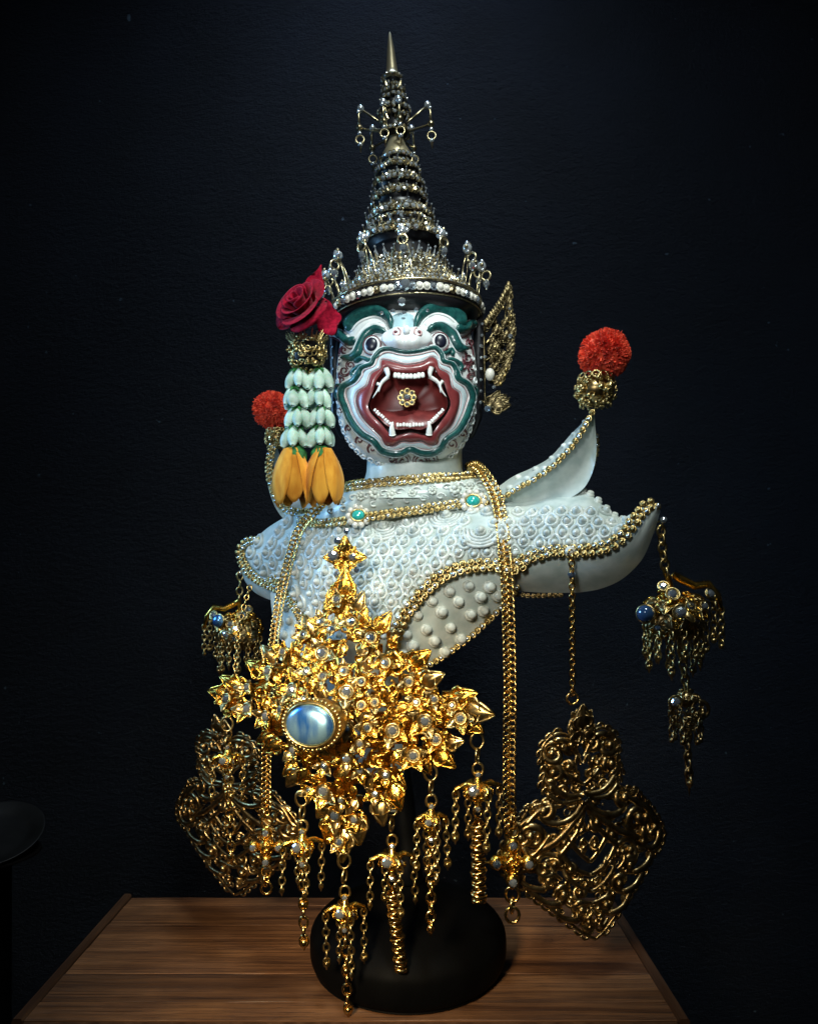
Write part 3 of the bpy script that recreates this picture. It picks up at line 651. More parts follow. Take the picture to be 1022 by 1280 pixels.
def ribbon(name, pts, wd, h, m, parent, n=70, outline=None, ribs=0.0, base=0.6, taper=(0.15, 0.15)):
    C = cat(pts, n); rows = []
    for j in range(7):
        u = j / 6 * 2 - 1; row = []
        for i in range(n):
            a = C[max(0, i - 1)]; b = C[min(n - 1, i + 1)]; tx, ty = b[0] - a[0], b[1] - a[1]; l = math.hypot(tx, ty) or 1
            f = i / (n - 1); tp = min(1, f / taper[0] if taper[0] else 1, (1 - f) / taper[1] if taper[1] else 1); tp = .12 + .88 * math.sin(math.pi / 2 * max(0, tp))
            hw = wd / 2 * tp
            row.append(F(C[i][0] - ty / l * hw * u, C[i][1] + tx / l * hw * u, base + (h * math.sqrt(max(0, 1 - u * u)) * (0.35 + .65 * tp)) + (ribs if i % 2 else 0) * (1 - u * u)))
        rows.append(row)
    o = MB().add(grid(rows)).build(name, m, parent)
    if outline: ribbon('outline', pts, wd + outline, h * .25, M['face'], o, n, None, 0, base * .5, taper)
    return o
GP = [(p[0], p[1]) for p in GREEN]
gc = cat(GREEN, 150, True); rows = []
for j in range(7):
    u = j / 6 * 2 - 1; row = []
    for i in range(150):
        a, b = gc[i - 1], gc[(i + 1) % 150]; tx, ty = b[0] - a[0], b[1] - a[1]; l = math.hypot(tx, ty) or 1
        sd = 1 if gc[i][1] > 420 else .72
        row.append(F(gc[i][0] - ty / l * 18.5 * sd * u, gc[i][1] + tx / l * 18.5 * sd * u, .8 + 5.2 * math.sqrt(max(0, 1 - u * u)) + (.4 if i % 2 else 0)))
    rows.append(row)
gb = MB().add(grid(rows, cu=True)).build('mouth_band', M['green'], mask)
for off_, rr_, mm_, hh_ in ((20, .95, 'face', 2.6), (-20, .95, 'face', 2.6), (26, .55, 'line', 1.0), (-26, .5, 'pink', 3.0), (9, .35, 'lipwhite', 5.6)):
    P_ = []
    for i in range(150):
        a, b = gc[i - 1], gc[(i + 1) % 150]; tx, ty = b[0] - a[0], b[1] - a[1]; l = math.hypot(tx, ty) or 1; sd = 1 if gc[i][1] > 420 else .72
        P_.append(F(gc[i][0] - ty / l * off_ * sd, gc[i][1] + tx / l * off_ * sd, hh_))
    MB().add(tube(P_, rr_, 5, closed=True)).build('edge_line', M[mm_], gb)
for pts in ([(268, 430), (240, 448), (232, 425), (262, 398), (310, 384)], [(790, 420), (812, 414), (815, 385), (780, 360), (735, 352)], [(190, 500), (150, 500), (142, 545), (165, 585)], [(872, 500), (898, 520), (892, 560), (872, 600)]):
    ribbon('curl', pts, 26, 4.5, M['green'], gb, 30, ribs=.3)
# brows, lids, eyes
for pts, wd in (([(440, 196), (432, 140), (385, 102), (330, 96), (262, 120), (218, 160), (206, 200)], 44), ([(572, 190), (592, 132), (645, 88), (700, 76), (760, 92), (808, 128), (836, 172)], 46)):
    ribbon('brow', pts, wd, 8, M['green'], mask, 70, outline=12, ribs=.7, base=1.5)
for pts in ([(84, 206), (120, 200), (168, 222), (215, 262), (262, 240), (300, 196), (345, 168), (410, 186)], [(916, 160), (880, 158), (850, 186), (812, 196), (780, 180), (742, 168), (690, 160), (640, 182)]):
    ribbon('brow_tail', pts[:5] if pts[0][0] < 400 else pts[:5], 40, 7, M['green'], mask, 50, outline=16, ribs=.5, base=2.0)
    ribbon('white_brow_band', pts[3:], 36, 5.5, M['face'], mask, 50, base=1.2)
for pts in ([(172, 345), (225, 345), (258, 322), (280, 270), (308, 222), (355, 192), (420, 212)], [(855, 300), (815, 296), (790, 262), (765, 218), (715, 180), (668, 182), (632, 212)]):
    ribbon('eyelid', pts, 38, 6, M['green'], mask, 60, outline=8, ribs=.5, base=1.5)
for pts in ([(385, 330), (330, 360), (280, 345), (240, 372)], [(690, 310), (735, 322), (765, 300), (780, 335)]):
    ribbon('lower_lid', pts, 24, 4, M['green'], mask, 40, ribs=.3)
for zx, zy in ((338, 281), (705, 263)):
    px, py = zf(zx, zy); c = F(zx, zy, 2.5); ax = frame(hnorm(px, py) + Vector((0, -1.5, 0)))
    e = MB().add(ball(c, (9.4, 10.4, 5.5), 24, 14, ax)).build('eye', M['face'], mask)
    MB().add(ball(c + ax[2] * 3.0, (7.2, 8.2, 3.4), 22, 12, ax)).build('pupil', M['pupil'], e)
    MB().add(tube([c + ax[0] * (10.2 * math.cos(t)) + ax[1] * (11.2 * math.sin(t)) + ax[2] * 1.0 for t in [i * .2618 for i in range(24)]], 0.7, 6, closed=True)).build('eye_rim', M['line'], e)
# nose
mb = MB(); rows = []
for j in range(18):
    v = j / 17 * 2 - 1; row = []
    for i in range(36):
        u = i / 35 * 2 - 1; lx = 525 + 144 * u * (1 - .12 * abs(v)); ly = 254 + 60 * v - 8 * abs(u)
        e = max(0, 1 - abs(u) ** 2.6 - abs(v) ** 2.4)
        bl = 5 * math.exp(-((abs(u) - .40) / .22) ** 2) + 3.5 * math.exp(-(u / .16) ** 2)
        row.append(F(lx, ly, 0 + 11 * e ** .36 + bl * e ** .5))
    rows.append(row)
mb.add(grid(rows)); nose = mb.build('nose', M['face'], mask)
for zx, s_ in ((470, 1), (587, -1)):
    pts = [(zx + s_ * r * math.cos(t), 244 + r * .9 * math.sin(t)) for t, r in [(i * .55 - 1.2, 27 - 1.9 * i) for i in range(12)]]
    mb = MB(); mb.add(tube([F(x, y, 14.6) for x, y in cat(pts, 30)], 1.0, 5)); mb.build('nostril_curl', M['pink'], nose)
    mb = MB(); mb.add(ball(F(zx, 244, 13.8), (2.6, 2.6, 2.6), 8, 6)); mb.build('nostril', M['line'], nose)
mb = MB(); mb.add(ball(F(525, 236, 14.5), (4.2, 4, 6), 10, 8)); mb.build('nose_tip', M['face'], nose)
mb = MB(); mb.add(grid([[F(448 + 114 * i / 10, 120 + 80 * j / 6, 3 + 4 * math.sin(math.pi * i / 10)) for i in range(11)] for j in range(7)])); mb.build('nose_bridge', mat('pale_blue_paint', (0.38, 0.56, 0.62), .3, coat=.3), mask)
ribbon('nose_line', [(392, 262), (425, 300), (470, 312), (520, 322), (575, 312), (625, 300), (658, 262)], 6, 1.2, M['line'], mask, 40, base=4.5)
for pts in ([(440, 180), (428, 130), (385, 92), (330, 86), (262, 108), (214, 150)], [(574, 176), (590, 124), (645, 80), (700, 67), (760, 82), (812, 120)], [(176, 336), (225, 334), (250, 314), (272, 264), (302, 214), (355, 183)], [(850, 290), (820, 286), (800, 256), (775, 210), (715, 170), (668, 173)]):
    ribbon('brush_line', pts, 5, .8, M['lipwhite'], mask, 40, base=7.2)
# painted lines and cheek curls
def line(pts, wd=6, m=None, n=30, h=1.0): return ribbon('painted_line', pts, wd, h, m or M['line'], mask, n, base=.5, taper=(.1, .2))
def curl2(cx, cy, r, t0, turns, s=1): return [(cx + s * r * (1 - .78 * i / 16) * math.cos(t0 + turns * 6.283 * i / 16), cy + r * (1 - .78 * i / 16) * math.sin(t0 + turns * 6.283 * i / 16)) for i in range(17)]
for a in [(505, 918, 34, 2.6, 1.5, 1), (600, 922, 34, 2.6, 1.5, -1), (440, 905, 22, 3.6, 1.2, 1), (668, 905, 22, 3.6, 1.2, -1), (335, 845, 22, 2.2, 1.2, 1), (775, 820, 24, 2.2, 1.2, -1), (265, 800, 18, 2.4, 1.2, 1), (835, 765, 20, 2.4, 1.2, -1), (205, 735, 16, 2.4, 1.2, 1), (872, 690, 18, 2.4, 1.2, -1),
          (182, 415, 24, 0, 1.3, 1), (215, 385, 18, 2, 1.2, -1), (170, 465, 15, 1, 1.2, 1), (862, 345, 24, 0, 1.3, -1), (885, 400, 20, 2, 1.2, 1), (838, 385, 18, 1, 1.2, -1), (880, 455, 20, 2.5, 1.2, -1), (250, 300, 14, 1, 1.1, 1), (180, 300, 16, 1, 1.1, 1), (875, 260, 18, 1, 1.1, -1), (208, 660, 14, 2, 1.1, 1), (160, 640, 14, 2, 1.1, 1)]:
    line(curl2(a[0], a[1], a[2] * 1.15, *a[3:]), 7)
    line([(a[0] + a[2] * 1.25 * math.cos(t * .5 + a[3]), a[1] + a[2] * 1.35 * math.sin(t * .5 + a[3])) for t in range(8)], 5)
for pts in ([(405, 840), (450, 858), (500, 828), (545, 838), (600, 828), (660, 850), (705, 835)], [(240, 250), (290, 205), (345, 180)], [(770, 175), (700, 172), (655, 190)], [(95, 225), (150, 250), (215, 295), (265, 270)], [(905, 180), (850, 225), (800, 235)],
            [(860, 230), (888, 300), (895, 380), (900, 470)], [(155, 290), (150, 400), (150, 470)], [(830, 260), (850, 330), (830, 400)]):
    line(pts, 6.5)
for k in (0, 1):     # fine maroon lines along both edges of the white lip border
    P_, h_, s_ = ((pO, 3.0, 1.035), (pG, 2.6, .955))[k]
    mb = MB(); mb.add(tube([F(*pt(p, s_), h_) for p in P_], 0.55, 5, closed=True)); mb.build('painted_line', M['line'] if k else M['pink'], mask)
# moulded tufts round the jaw
TUFT = MB()
TUFT.add(tube([Vector((.5 * (1 - .085 * i) * math.cos(i * .75), .5 * (1 - .085 * i) * math.sin(i * .75), .02 * i)) for i in range(10)], [.12] * 8 + [.09, .05], 5))
TUFT = TUFT.shared('jaw_curl', M['face'])
for i in range(30):
    a = R(-18 + 216 * i / 29); px = HX + 84.5 * math.copysign(abs(math.cos(a)) ** .77, math.cos(a)); py = HY + 94.5 * math.copysign(abs(math.sin(a)) ** .77, math.sin(a))
    d = hd(px, py); n = Vector((math.cos(a), -.55, -math.sin(a)))
    piece(TUFT, 'jaw_curl', Q(px, py, d) + n * .5, spin(frame(n), a * (1 if i % 2 else -1)), 11, mask)
# flower jewel hung in the mouth
c = F(527, 557, -8); mb = MB(); 
for a in range(8): mb.add(ring(c + Vector((7.6 * math.cos(a * .7854), -1, 7.6 * math.sin(a * .7854))), 2.9, 1.1, FRONT, 10, 5))
mb.add(ball(c, (6.5, 3, 6.5), 12, 6)); fj = mb.build('palate_flower', M['gold_pale'], mask)
piece(GEM, 'gem', c + Vector((0, -3, 0)), FRONT, 8, fj)
for a in range(8): piece(GEM, 'gem', c + Vector((7.6 * math.cos(a * .7854), -1.5, 7.6 * math.sin(a * .7854))), FRONT, 3.6, fj)
mb = MB(); mb.add(tube([c, c + Vector((0, 40, 6))], 1.2, 6)); mb.build('flower_pin', M['gold_pale'], mask)
# dark frame of the mask: cap over the forehead and side strips
_c0 = Q(507, 400, -12)
mb = MB(); rows = []
for j in range(12):
    f = j / 11; row = []
    for i in range(49):
        a = (i / 48 * 2 - 1) * 1.45; u = math.sin(a); px = HX + 84 * u; py = 389 + 16 * abs(u) ** 3
        lo = Q(px, py, hd(px, py) - 2); hi = _c0 + Vector((95 * math.sin(a) * .99, -95 * math.cos(a), 0))
        row.append(lo.lerp(hi, f) + Vector((0, -5 * math.sin(math.pi * f), 0)))
    rows.append(row)
mb.add(grid(rows)); mb.build('forehead_cap', M['black'], mask)
for s_ in (-1, 1):
    mb = MB(); mb.add(tube([Q(HX + s_ * x, y, d) for x, y, d in cat([(90, 388, -6), (90, 430, -4), (89, 480, -6), (88, 520, -10), (80, 548, -18)], 24)], [6.5] * 18 + [6, 5, 4.5, 4, 3, 2], 10)); e = mb.build('side_frame', M['black'], mask)
    for i in range(8): piece(GEM, 'gem', Q(HX + s_ * (94.5 - .3 * i), 405 + i * 14, 4), FRONT, 4.0, e)

# ================================================================== crown
C0 = Q(507, 400, -12); CT = Q(487, 40, -12); cz = (CT - C0).normalized(); CAX = frame(cz, Vector((0, 1, 0)))
CAX = (CAX[0], CAX[1], CAX[2])
crown = thing('crown', 'tall tiered black and gold crown set with rhinestones, topped by a spike', 'crown', C0)
def cp(a, r, h):    # a = 0 faces the viewer, positive to the right
    fx = Vector((1, 0, 0)) - cz * cz.x; fx.normalize(); fy = cz.cross(fx)       # fy points away from the viewer
    return C0 + fx * (r * math.sin(a)) - fy * (r * math.cos(a)) + cz * h
def cdir(a): return (cp(a, 1, 0) - C0)
PROF = [(84, -6), (94, -3), (96, 6), (90, 14), (84, 22), (74, 32), (60, 46), (52, 56), (46, 70), (42, 84), (40, 88), (51, 92), (51, 96), (44, 102), (38, 116), (36, 120), (40, 122), (40, 126), (33, 132), (30, 142), (33, 146), (33, 150), (28, 156), (26, 162), (30, 165), (29, 169), (24, 174), (22, 180), (26, 183), (25, 187), (20, 192), (18, 196), (20, 198), (19, 204)]
mb = MB(); mb.add(grid([[cp(2 * math.pi * j / 64, r, h) for j in range(64)] for r, h in PROF], cu=True)); mb.build('crown_body', M['black'], crown)
mb = MB(); mb.add(grid([[cp(2 * math.pi * j / 40, r, h) for j in range(40)] for r, h in cat([(19.5, 203), (18, 210), (13, 219), (9.5, 228), (9, 231)], 14)], cu=True)); mb.build('gold_cone', M['gold_plain'], crown)
mb = MB(); mb.add(grid([[cp(2 * math.pi * j / 32, r, h) for j in range(32)] for r, h in cat([(8, 230), (15, 234), (16, 244), (14, 252), (16, 256), (17, 264), (13, 270), (14, 276), (13, 284), (9, 290), (8, 298), (10, 302), (10, 308)], 30)], cu=True)); mb.build('upper_body', M['black'], crown)
mb = MB(); mb.add(grid([[cp(2 * math.pi * j / 24, r, h) for j in range(24)] for r, h in [(0, 303), (11, 303), (12, 306), (11, 309), (7.8, 311), (7.2, 316), (4.4, 344), (1.8, 362), (0.2, 366)]], cu=True)); mb.build('spike', M['gold_plain'], crown)
def stone_row(name, r, h, size, parent, n=None, gap=1.0, gold=0.18, tilt=0.3):      # a ring of small set stones round a tier
    n = n or max(8, int(2 * math.pi * r / (size * gap))); mb = MB()
    for i in range(n):
        a = 2 * math.pi * (i + .5 * (int(h) % 2)) / n; c = cp(a + random.uniform(-.12, .12) * size / r, r + random.uniform(-.6, .9), h + random.uniform(-.9, .9)); dr = cdir(a); ax = frame(dr + cz * random.uniform(-tilt - .3, .2))
        mb.add(tube([c + (ax[0] * math.cos(t * 1.0472) + ax[1] * math.sin(t * 1.0472)) * size * .46 for t in range(6)], size * .13, 4, closed=True), 0)
        s = size * random.uniform(.6, 1.12)
        g = lathe([(.42 * s, 0), (.42 * s, .08 * s), (.22 * s, .26 * s), (0, .27 * s)], c, ax, 6)
        mb.add(g, 0 if random.random() < gold else 1)
    return mb.build(name, [M['crown_metal'], M['crown_stone']], parent, smooth=False, kind='stuff')
for r, h, s_ in [(90, 17, 6), (84, 24, 5.5), (77, 31, 5.5), (68, 39, 5.5), (61, 47, 5.5), (54, 55, 5.5), (50, 63, 5), (53, 94, 8.5), (48, 101, 6), (41, 115, 5), (41, 124, 8), (36, 131, 5.5), (34, 148, 7.5), (31, 154, 5), (31, 167, 7.5), (26, 174, 5), (27, 185, 7.5), (22, 191, 5), (21, 201, 6), (17, 236, 6), (17, 254, 6), (19, 262, 7), (15, 278, 6), (14, 286, 5.5), (11, 294, 5), (11.5, 306, 3.5)]:
    stone_row('stone_ring', r + 1, h, s_, crown)
for r, h, s_ in [(96, 13, 1.6), (95, -3, .9), (53, 91, .6), (41, 121, .5)]:
    mb = MB(); mb.add(tube([cp(2 * math.pi * i / 64, r, h) for i in range(64)], s_, 6, closed=True)); mb.build('gold_hoop', M['crown_metal'], crown)
CUPF = lambda nm, m: MB().add(ring(Vector((0, 0, 0)), .52, .14, XYZ, 10, 5)).add(ball(Vector((0, 0, .05)), (.44, .44, .34), 8, 5)).shared(nm, m, smooth=False)
CUPS = CUPF('band_stone', M['stone']); CUPG = CUPF('band_gilt', M['crown_metal'])
CUP = MB().add(ring(Vector((0, 0, 0)), .52, .14, XYZ, 10, 5)).add(ball(Vector((0, 0, .05)), (.44, .44, .34), 10, 6)).shared('band_pearl', M['pearl'])
n = 74
for i in range(n):
    a = 2 * math.pi * i / n
    if abs(a) < .01: continue
    piece((CUP, CUPS, CUP)[i % 3] if i % 7 else CUPG, 'pearl', cp(a, 97.5, 4 + random.uniform(-.5, .5)), frame(cdir(a)), 7.8 * random.uniform(.85, 1.12), crown)
piece(GEM, 'front_stone', cp(0, 99, 5), frame(cdir(0)), (13, 15, 13), crown)
for px, py, s_ in [(502, 377, 10), (491, 389, 6), (505, 391, 5), (520, 387, 5.5), (477, 391, 4.5), (534, 388, 4)]:
    piece(GEM, 'gem', Q(px, py, 88), FRONT, s_, crown)
mb = MB()     # upright leaves on the tiers
for r, h, n, ln in [(70, 36, 34, 11), (54, 56, 30, 10), (47, 66, 28, 10), (52, 97, 26, 9), (42, 108, 22, 7), (40, 127, 22, 8), (33, 151, 20, 7), (29, 170, 18, 6), (25, 188, 16, 6), (16, 246, 12, 7), (15, 257, 12, 6), (13, 288, 10, 7)]:
    for i in range(n):
        a = 2 * math.pi * (i + random.uniform(-.15, .15)) / n; c = cp(a, r + 1, h); u = (cz + cdir(a) * .35).normalized(); s = u.cross(cdir(a)); l = ln * random.uniform(.75, 1.2)
        mb.add(([c - s * l * .28, c + cdir(a) * l * .16 + u * l * .25, c + s * l * .28, c + u * l, c - cdir(a) * 1], [(0, 1, 3), (1, 2, 3), (2, 4, 3), (4, 0, 3)]), 1 if random.random() < .25 else 0)
        mb.add(ball(c + u * l * 1.0, l * .14, 6, 4), 1)
mb.build('tier_leaves', [M['crown_metal'], M['crown_stone']], crown, smooth=False, kind='stuff')
mb = MB()
for i in range(420):     # dense stone-set filigree above the headband
    a = random.uniform(0, 2 * math.pi); t = random.random(); r = 92 - 42 * t; h = 14 + 46 * t; c = cp(a, r + 1.5, h); ax = spin(frame(cdir(a) + cz * .4), random.uniform(0, 6))
    s = random.uniform(3, 6)
    mb.add(tube([c + ax[0] * (s * (1 - .09 * k) * .5 * math.cos(k * .8)) + ax[1] * (s * (1 - .09 * k) * .5 * math.sin(k * .8)) + ax[2] * (.1 * k) for k in range(8)], .7, 4), 0)
    if i % 3 == 0: mb.add(ball(c + ax[2], s * .3, 6, 4), 1)
mb.build('filigree', [M['crown_metal'], M['crown_stone']], crown, kind='stuff')
def sprig(a, r, h, ln, lean, parent, name='sprig'):      # bent wire with a stone head and a hanging drop
    dr = cdir(a); c = cp(a, r, h); top = c + cz * ln + dr * lean; mb = MB()
    mb.add(tube([c, c + cz * ln * .5 + dr * lean * .3, top], .9, 5), 0)
    sd = cz.cross(dr)
    mb.add(tube([c + sd * 9, c + sd * 8 + cz * ln * .5 + dr * lean * .5, top], .7, 5), 0)
    mb.add(ball(top, 6.2, 10, 6), 1)
    for k in range(6): mb.add(ball(top + (sd * math.cos(k * 1.047) + cz * math.sin(k * 1.047)) * 5.8 + dr * 1.5, 2.6, 6, 4), 0 if k % 2 else 1)
    tip = top + dr * 5 - cz * 6
    mb.add(ring(tip - cz * 6, 5.6, 1.5, frame(sd if abs(math.sin(a)) > .7 else dr), 12, 5), 0)
    o = mb.build(name, [M['crown_metal'], M['crown_stone']], parent)
    mb = MB(); mb.add(ball(tip - cz * 16, (4.2, 4.2, 5.4), 8, 6, CAX)); mb.add(ball(tip - cz * 22, 1.6, 6, 4)); mb.build('drop', M['stone'], o, smooth=False)
for i in range(12):
    a = 2 * math.pi * (i + .0) / 12
    sprig(a, 80, 24, 46 if abs(math.sin(a)) < .8 else 42, 10, crown)
for s_ in (-1, 1): sprig(s_ * 1.28, 92, 16, 34, 8, crown)
def arm(a, s_):       # curved arms with hanging drops near the spike
    dr = cdir(a); b = cp(a, 13, 246); mb = MB()
    e1 = b + dr * 30 * s_ + cz * 18; e2 = b + dr * 33 * s_ - cz * 6
    mb.add(tube([b, b + dr * 12 * s_ + cz * 7, e1], 1.3, 5)); mb.add(tube([b - cz * 10, e2], 1.2, 5))
    mb.add(tube([e1, e1 + dr * 3 * s_ - cz * 8, e2], 1.6, 5)); mb.add(ball(e1, 4.8, 8, 6), 1); mb.add(ball(e1 + dr * 3 - cz * 4, 2.6, 8, 6), 1)
    mb.add(ball(e2, 4.4, 8, 6), 0); mb.add(ring(e2 - cz * 15, 5.2, 1.4, FRONT, 12, 5), 0); mb.add(ball(e2 - cz * 7, 2.8, 8, 6), 1)
    mb.add(ball(e2 - cz * 21, 3.2, 8, 6), 1); mb.add(tube([e2 - cz * 22, e2 - cz * 31], [2.0, .4], 6), 0)
    mb.build('drop_arm', [M['crown_metal'], M['crown_stone']], crown)
for a in (1.35, -1.35, 0.25, -.6, 2.6, -2.4): arm(a, 1 if abs(a) > 1 else .35)

# ================================================================== flame-shaped ear ornament
_Q = Q
def Q(px, py, d=0.0): return _Q(604 + (px - 604) * .88, py, d)
ear = thing('ear_ornament', 'dark gold flame-shaped ear ornament beside the mask', 'ornament', Q(612, 520, -10))
mb = MB()
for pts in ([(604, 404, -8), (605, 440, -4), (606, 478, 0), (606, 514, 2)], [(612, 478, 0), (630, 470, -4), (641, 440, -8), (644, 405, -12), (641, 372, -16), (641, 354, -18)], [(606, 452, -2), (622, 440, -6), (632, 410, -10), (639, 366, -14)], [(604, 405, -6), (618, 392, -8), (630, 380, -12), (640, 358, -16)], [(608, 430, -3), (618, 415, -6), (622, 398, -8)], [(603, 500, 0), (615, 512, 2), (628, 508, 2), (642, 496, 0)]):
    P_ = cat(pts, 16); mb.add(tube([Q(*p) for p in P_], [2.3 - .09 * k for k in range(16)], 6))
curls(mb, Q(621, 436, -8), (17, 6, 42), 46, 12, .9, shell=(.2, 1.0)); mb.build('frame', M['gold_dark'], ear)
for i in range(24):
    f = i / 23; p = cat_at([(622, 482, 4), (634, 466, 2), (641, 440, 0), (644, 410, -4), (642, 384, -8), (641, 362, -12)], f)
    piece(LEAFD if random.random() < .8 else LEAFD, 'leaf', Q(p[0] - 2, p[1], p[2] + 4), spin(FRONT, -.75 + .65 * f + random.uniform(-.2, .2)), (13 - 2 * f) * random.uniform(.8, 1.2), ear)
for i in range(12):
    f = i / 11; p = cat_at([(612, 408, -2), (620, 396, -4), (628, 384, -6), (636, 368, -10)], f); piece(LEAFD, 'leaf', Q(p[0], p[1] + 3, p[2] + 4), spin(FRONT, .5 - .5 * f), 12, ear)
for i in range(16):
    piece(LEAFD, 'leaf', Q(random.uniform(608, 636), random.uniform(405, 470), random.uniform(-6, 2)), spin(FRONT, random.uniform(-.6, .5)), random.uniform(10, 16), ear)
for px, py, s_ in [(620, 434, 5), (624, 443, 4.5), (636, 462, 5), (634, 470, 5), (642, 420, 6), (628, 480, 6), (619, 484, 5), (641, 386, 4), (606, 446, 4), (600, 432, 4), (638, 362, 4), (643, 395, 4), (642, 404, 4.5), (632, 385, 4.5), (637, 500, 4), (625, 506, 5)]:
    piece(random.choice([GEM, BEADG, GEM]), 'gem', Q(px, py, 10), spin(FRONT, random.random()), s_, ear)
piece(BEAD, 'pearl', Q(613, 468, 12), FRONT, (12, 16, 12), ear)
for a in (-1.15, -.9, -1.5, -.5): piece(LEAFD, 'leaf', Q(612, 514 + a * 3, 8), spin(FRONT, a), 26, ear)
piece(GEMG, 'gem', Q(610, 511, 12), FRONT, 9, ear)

Q = _Q
# ================================================================== flower garland beside the mask
gar = thing('flower_garland', 'hanging flower garland with a crimson rose, pale buds and yellow petals', 'garland', Q(384, 632, 60))
def petal_sheet(c, ax, w_, l_, cup, curl, thick=1.2, nu=9, nv=9, tipw=0.5, flare=0.0):
    top = []; 
    for j in range(nv):
        v = j / (nv - 1); row = []; wd = w_ * (math.sin(math.pi * min(.985, .13 + .77 * v ** 1.3)) ** .72) * (1 - (1 - tipw) * .4 * v ** 4)
        for i in range(nu):
            u = i / (nu - 1) * 2 - 1
            row.append(c + ax[0] * (u * wd * .5) + ax[1] * (v * l_ - u * u * l_ * .24 * v ** 3) + ax[2] * (cup * (u * u) * wd * .5 + curl * l_ * (v * v) + flare * l_ * max(0, v - .7) ** 2 * 4 + .6 * math.sin(5 * u + 7 * v)))
        top.append(row)
    bot = [[p - ax[2] * thick for p in r] for r in top]
    vs, fs = grid(top); v2, f2 = grid(bot); o = len(vs); fs = fs + [tuple(i + o for i in reversed(f)) for f in f2]; vs = vs + v2
    edge = [j * nu for j in range(nv)] + [(nv - 1) * nu + i for i in range(1, nu)] + [j * nu + nu - 1 for j in range(nv - 2, -1, -1)]
    for a, b in zip(edge, edge[1:]): fs.append((a, b, b + o, a + o))
    return vs, fs
def rose_petal(c, ra, ax, r0, r1, h, a0, a1, lip, thick=1.6):     # petal wrapped round the flower's axis
    n, m = 13, 8; top = []
    for j in range(m):
        v = j / (m - 1); row = []
        for i in range(n):
            u = i / (n - 1); a = a0 + (a1 - a0) * u; e = 1 - (2 * u - 1) ** 4
            r = r0 + (r1 - r0) * v ** .8 + lip * max(0, v - .65) ** 1.3 * e * 5; hh = h * v * (.78 + .22 * e) - lip * max(0, v - .75) * e * 2.2
            row.append(c + ax[0] * (r * math.cos(a)) + ax[1] * (r * math.sin(a)) + ax[2] * hh)
        top.append(row)
    vs, fs = grid(top); v2, f2 = grid([[p + (p - c).normalized() * 0 + (c + ax[2] * ((p - c).dot(ax[2])) - p).normalized() * thick for p in r] for r in top])
    o = len(vs); fs = fs + [tuple(i + o for i in reversed(f)) for f in f2]; vs = vs + v2
    edge = [j * n for j in range(m)] + [(m - 1) * n + i for i in range(1, n)] + [j * n + n - 1 for j in range(m - 2, -1, -1)]
    for a, b in zip(edge, edge[1:]): fs.append((a, b, b + o, a + o))
    return vs, fs
rc = Q(386, 392, 60); rax = frame(Vector((-0.62, -0.95, 0.55)), Vector((0, 0, 1)))
mb = MB(); mb.add(ball(rc - rax[2] * 2, (13, 13, 12), 14, 8, rax)); rose = mb.build('rose', M['rose'], gar); rose['label'] = 'crimson felt rose'
for i, (r0, r1, h, a0, a1, lip) in enumerate([(3, 4, 32, 0, 5.2, 1), (5, 7.5, 32, 2.2, 6.4, 2), (6, 10, 31, 4.6, 8.6, 3), (8, 14, 30, .6, 4.2, 4), (9, 17, 28, 3.2, 6.2, 5), (9, 18, 28, 5.4, 8.2, 5), (10, 23, 25, 1.6, 4.4, 7), (10, 25, 24, 3.9, 6.4, 8), (10, 25, 22, 5.9, 8.4, 8), (11, 28, 17, 2.4, 4.6, 8), (11, 29, 15, 4.4, 6.5, 9)]):
    MB().add(rose_petal(rc, 0, rax, r0, r1, h, a0, a1, lip)).build('petal', M['rose'], rose)
MB().add(petal_sheet(rc + rax[2] * 4, (Vector((.95, .1, -.25)).normalized(), Vector((.28, .05, .95)).normalized(), Vector((.1, -1, .1))), 24, 58, .2, 0, 1.8, tipw=.1)).build('petal', M['rose'], rose)
MB().add(petal_sheet(Q(396, 404, 62), (Vector((-.2, .2, .95)).normalized(), Vector((.96, .1, .3)).normalized(), Vector((.1, -1, .1))), 46, 30, .3, 0, 1.8, tipw=.7)).build('petal', M['rose'], rose)
gcn = Q(384, 443, 58); mb = MB(); mb.add(ball(gcn, (17, 17, 18), 14, 8)); mb.build('knot_core', M['black'], gar)
mb = MB(); curls(mb, gcn, (21, 21, 22), 170, 9, .9, shell=(.85, 1.1))
for i in range(40):
    a = random.uniform(0, 6.28); p = gcn + Vector((18 * math.cos(a), 18 * math.sin(a), 12)); mb.add(tube([p, p + Vector((7 * math.cos(a), 7 * math.sin(a), 13 * random.uniform(.5, 1)))], [1.4, .2], 4))
mb.build('gold_knot', M['gold_pale'], gar, kind='stuff')
LOBE = MB(); lr = []
for j in range(9):
    v = j / 8; rr = .5 * math.sin(math.pi * (.06 + .88 * v)) ** .7 * (.72 + .28 * (1 - v)); lr.append([Vector((rr * math.cos(t), rr * math.sin(t), v - .5)) for t in [i * .6283 for i in range(10)]])
LOBE.add(grid(lr, cu=True)); LOBE.f += [tuple(range(10)), tuple(80 + i for i in range(10))]; LOBE.m += [0, 0]; LOBE = LOBE.shared('bud', M['bud'])
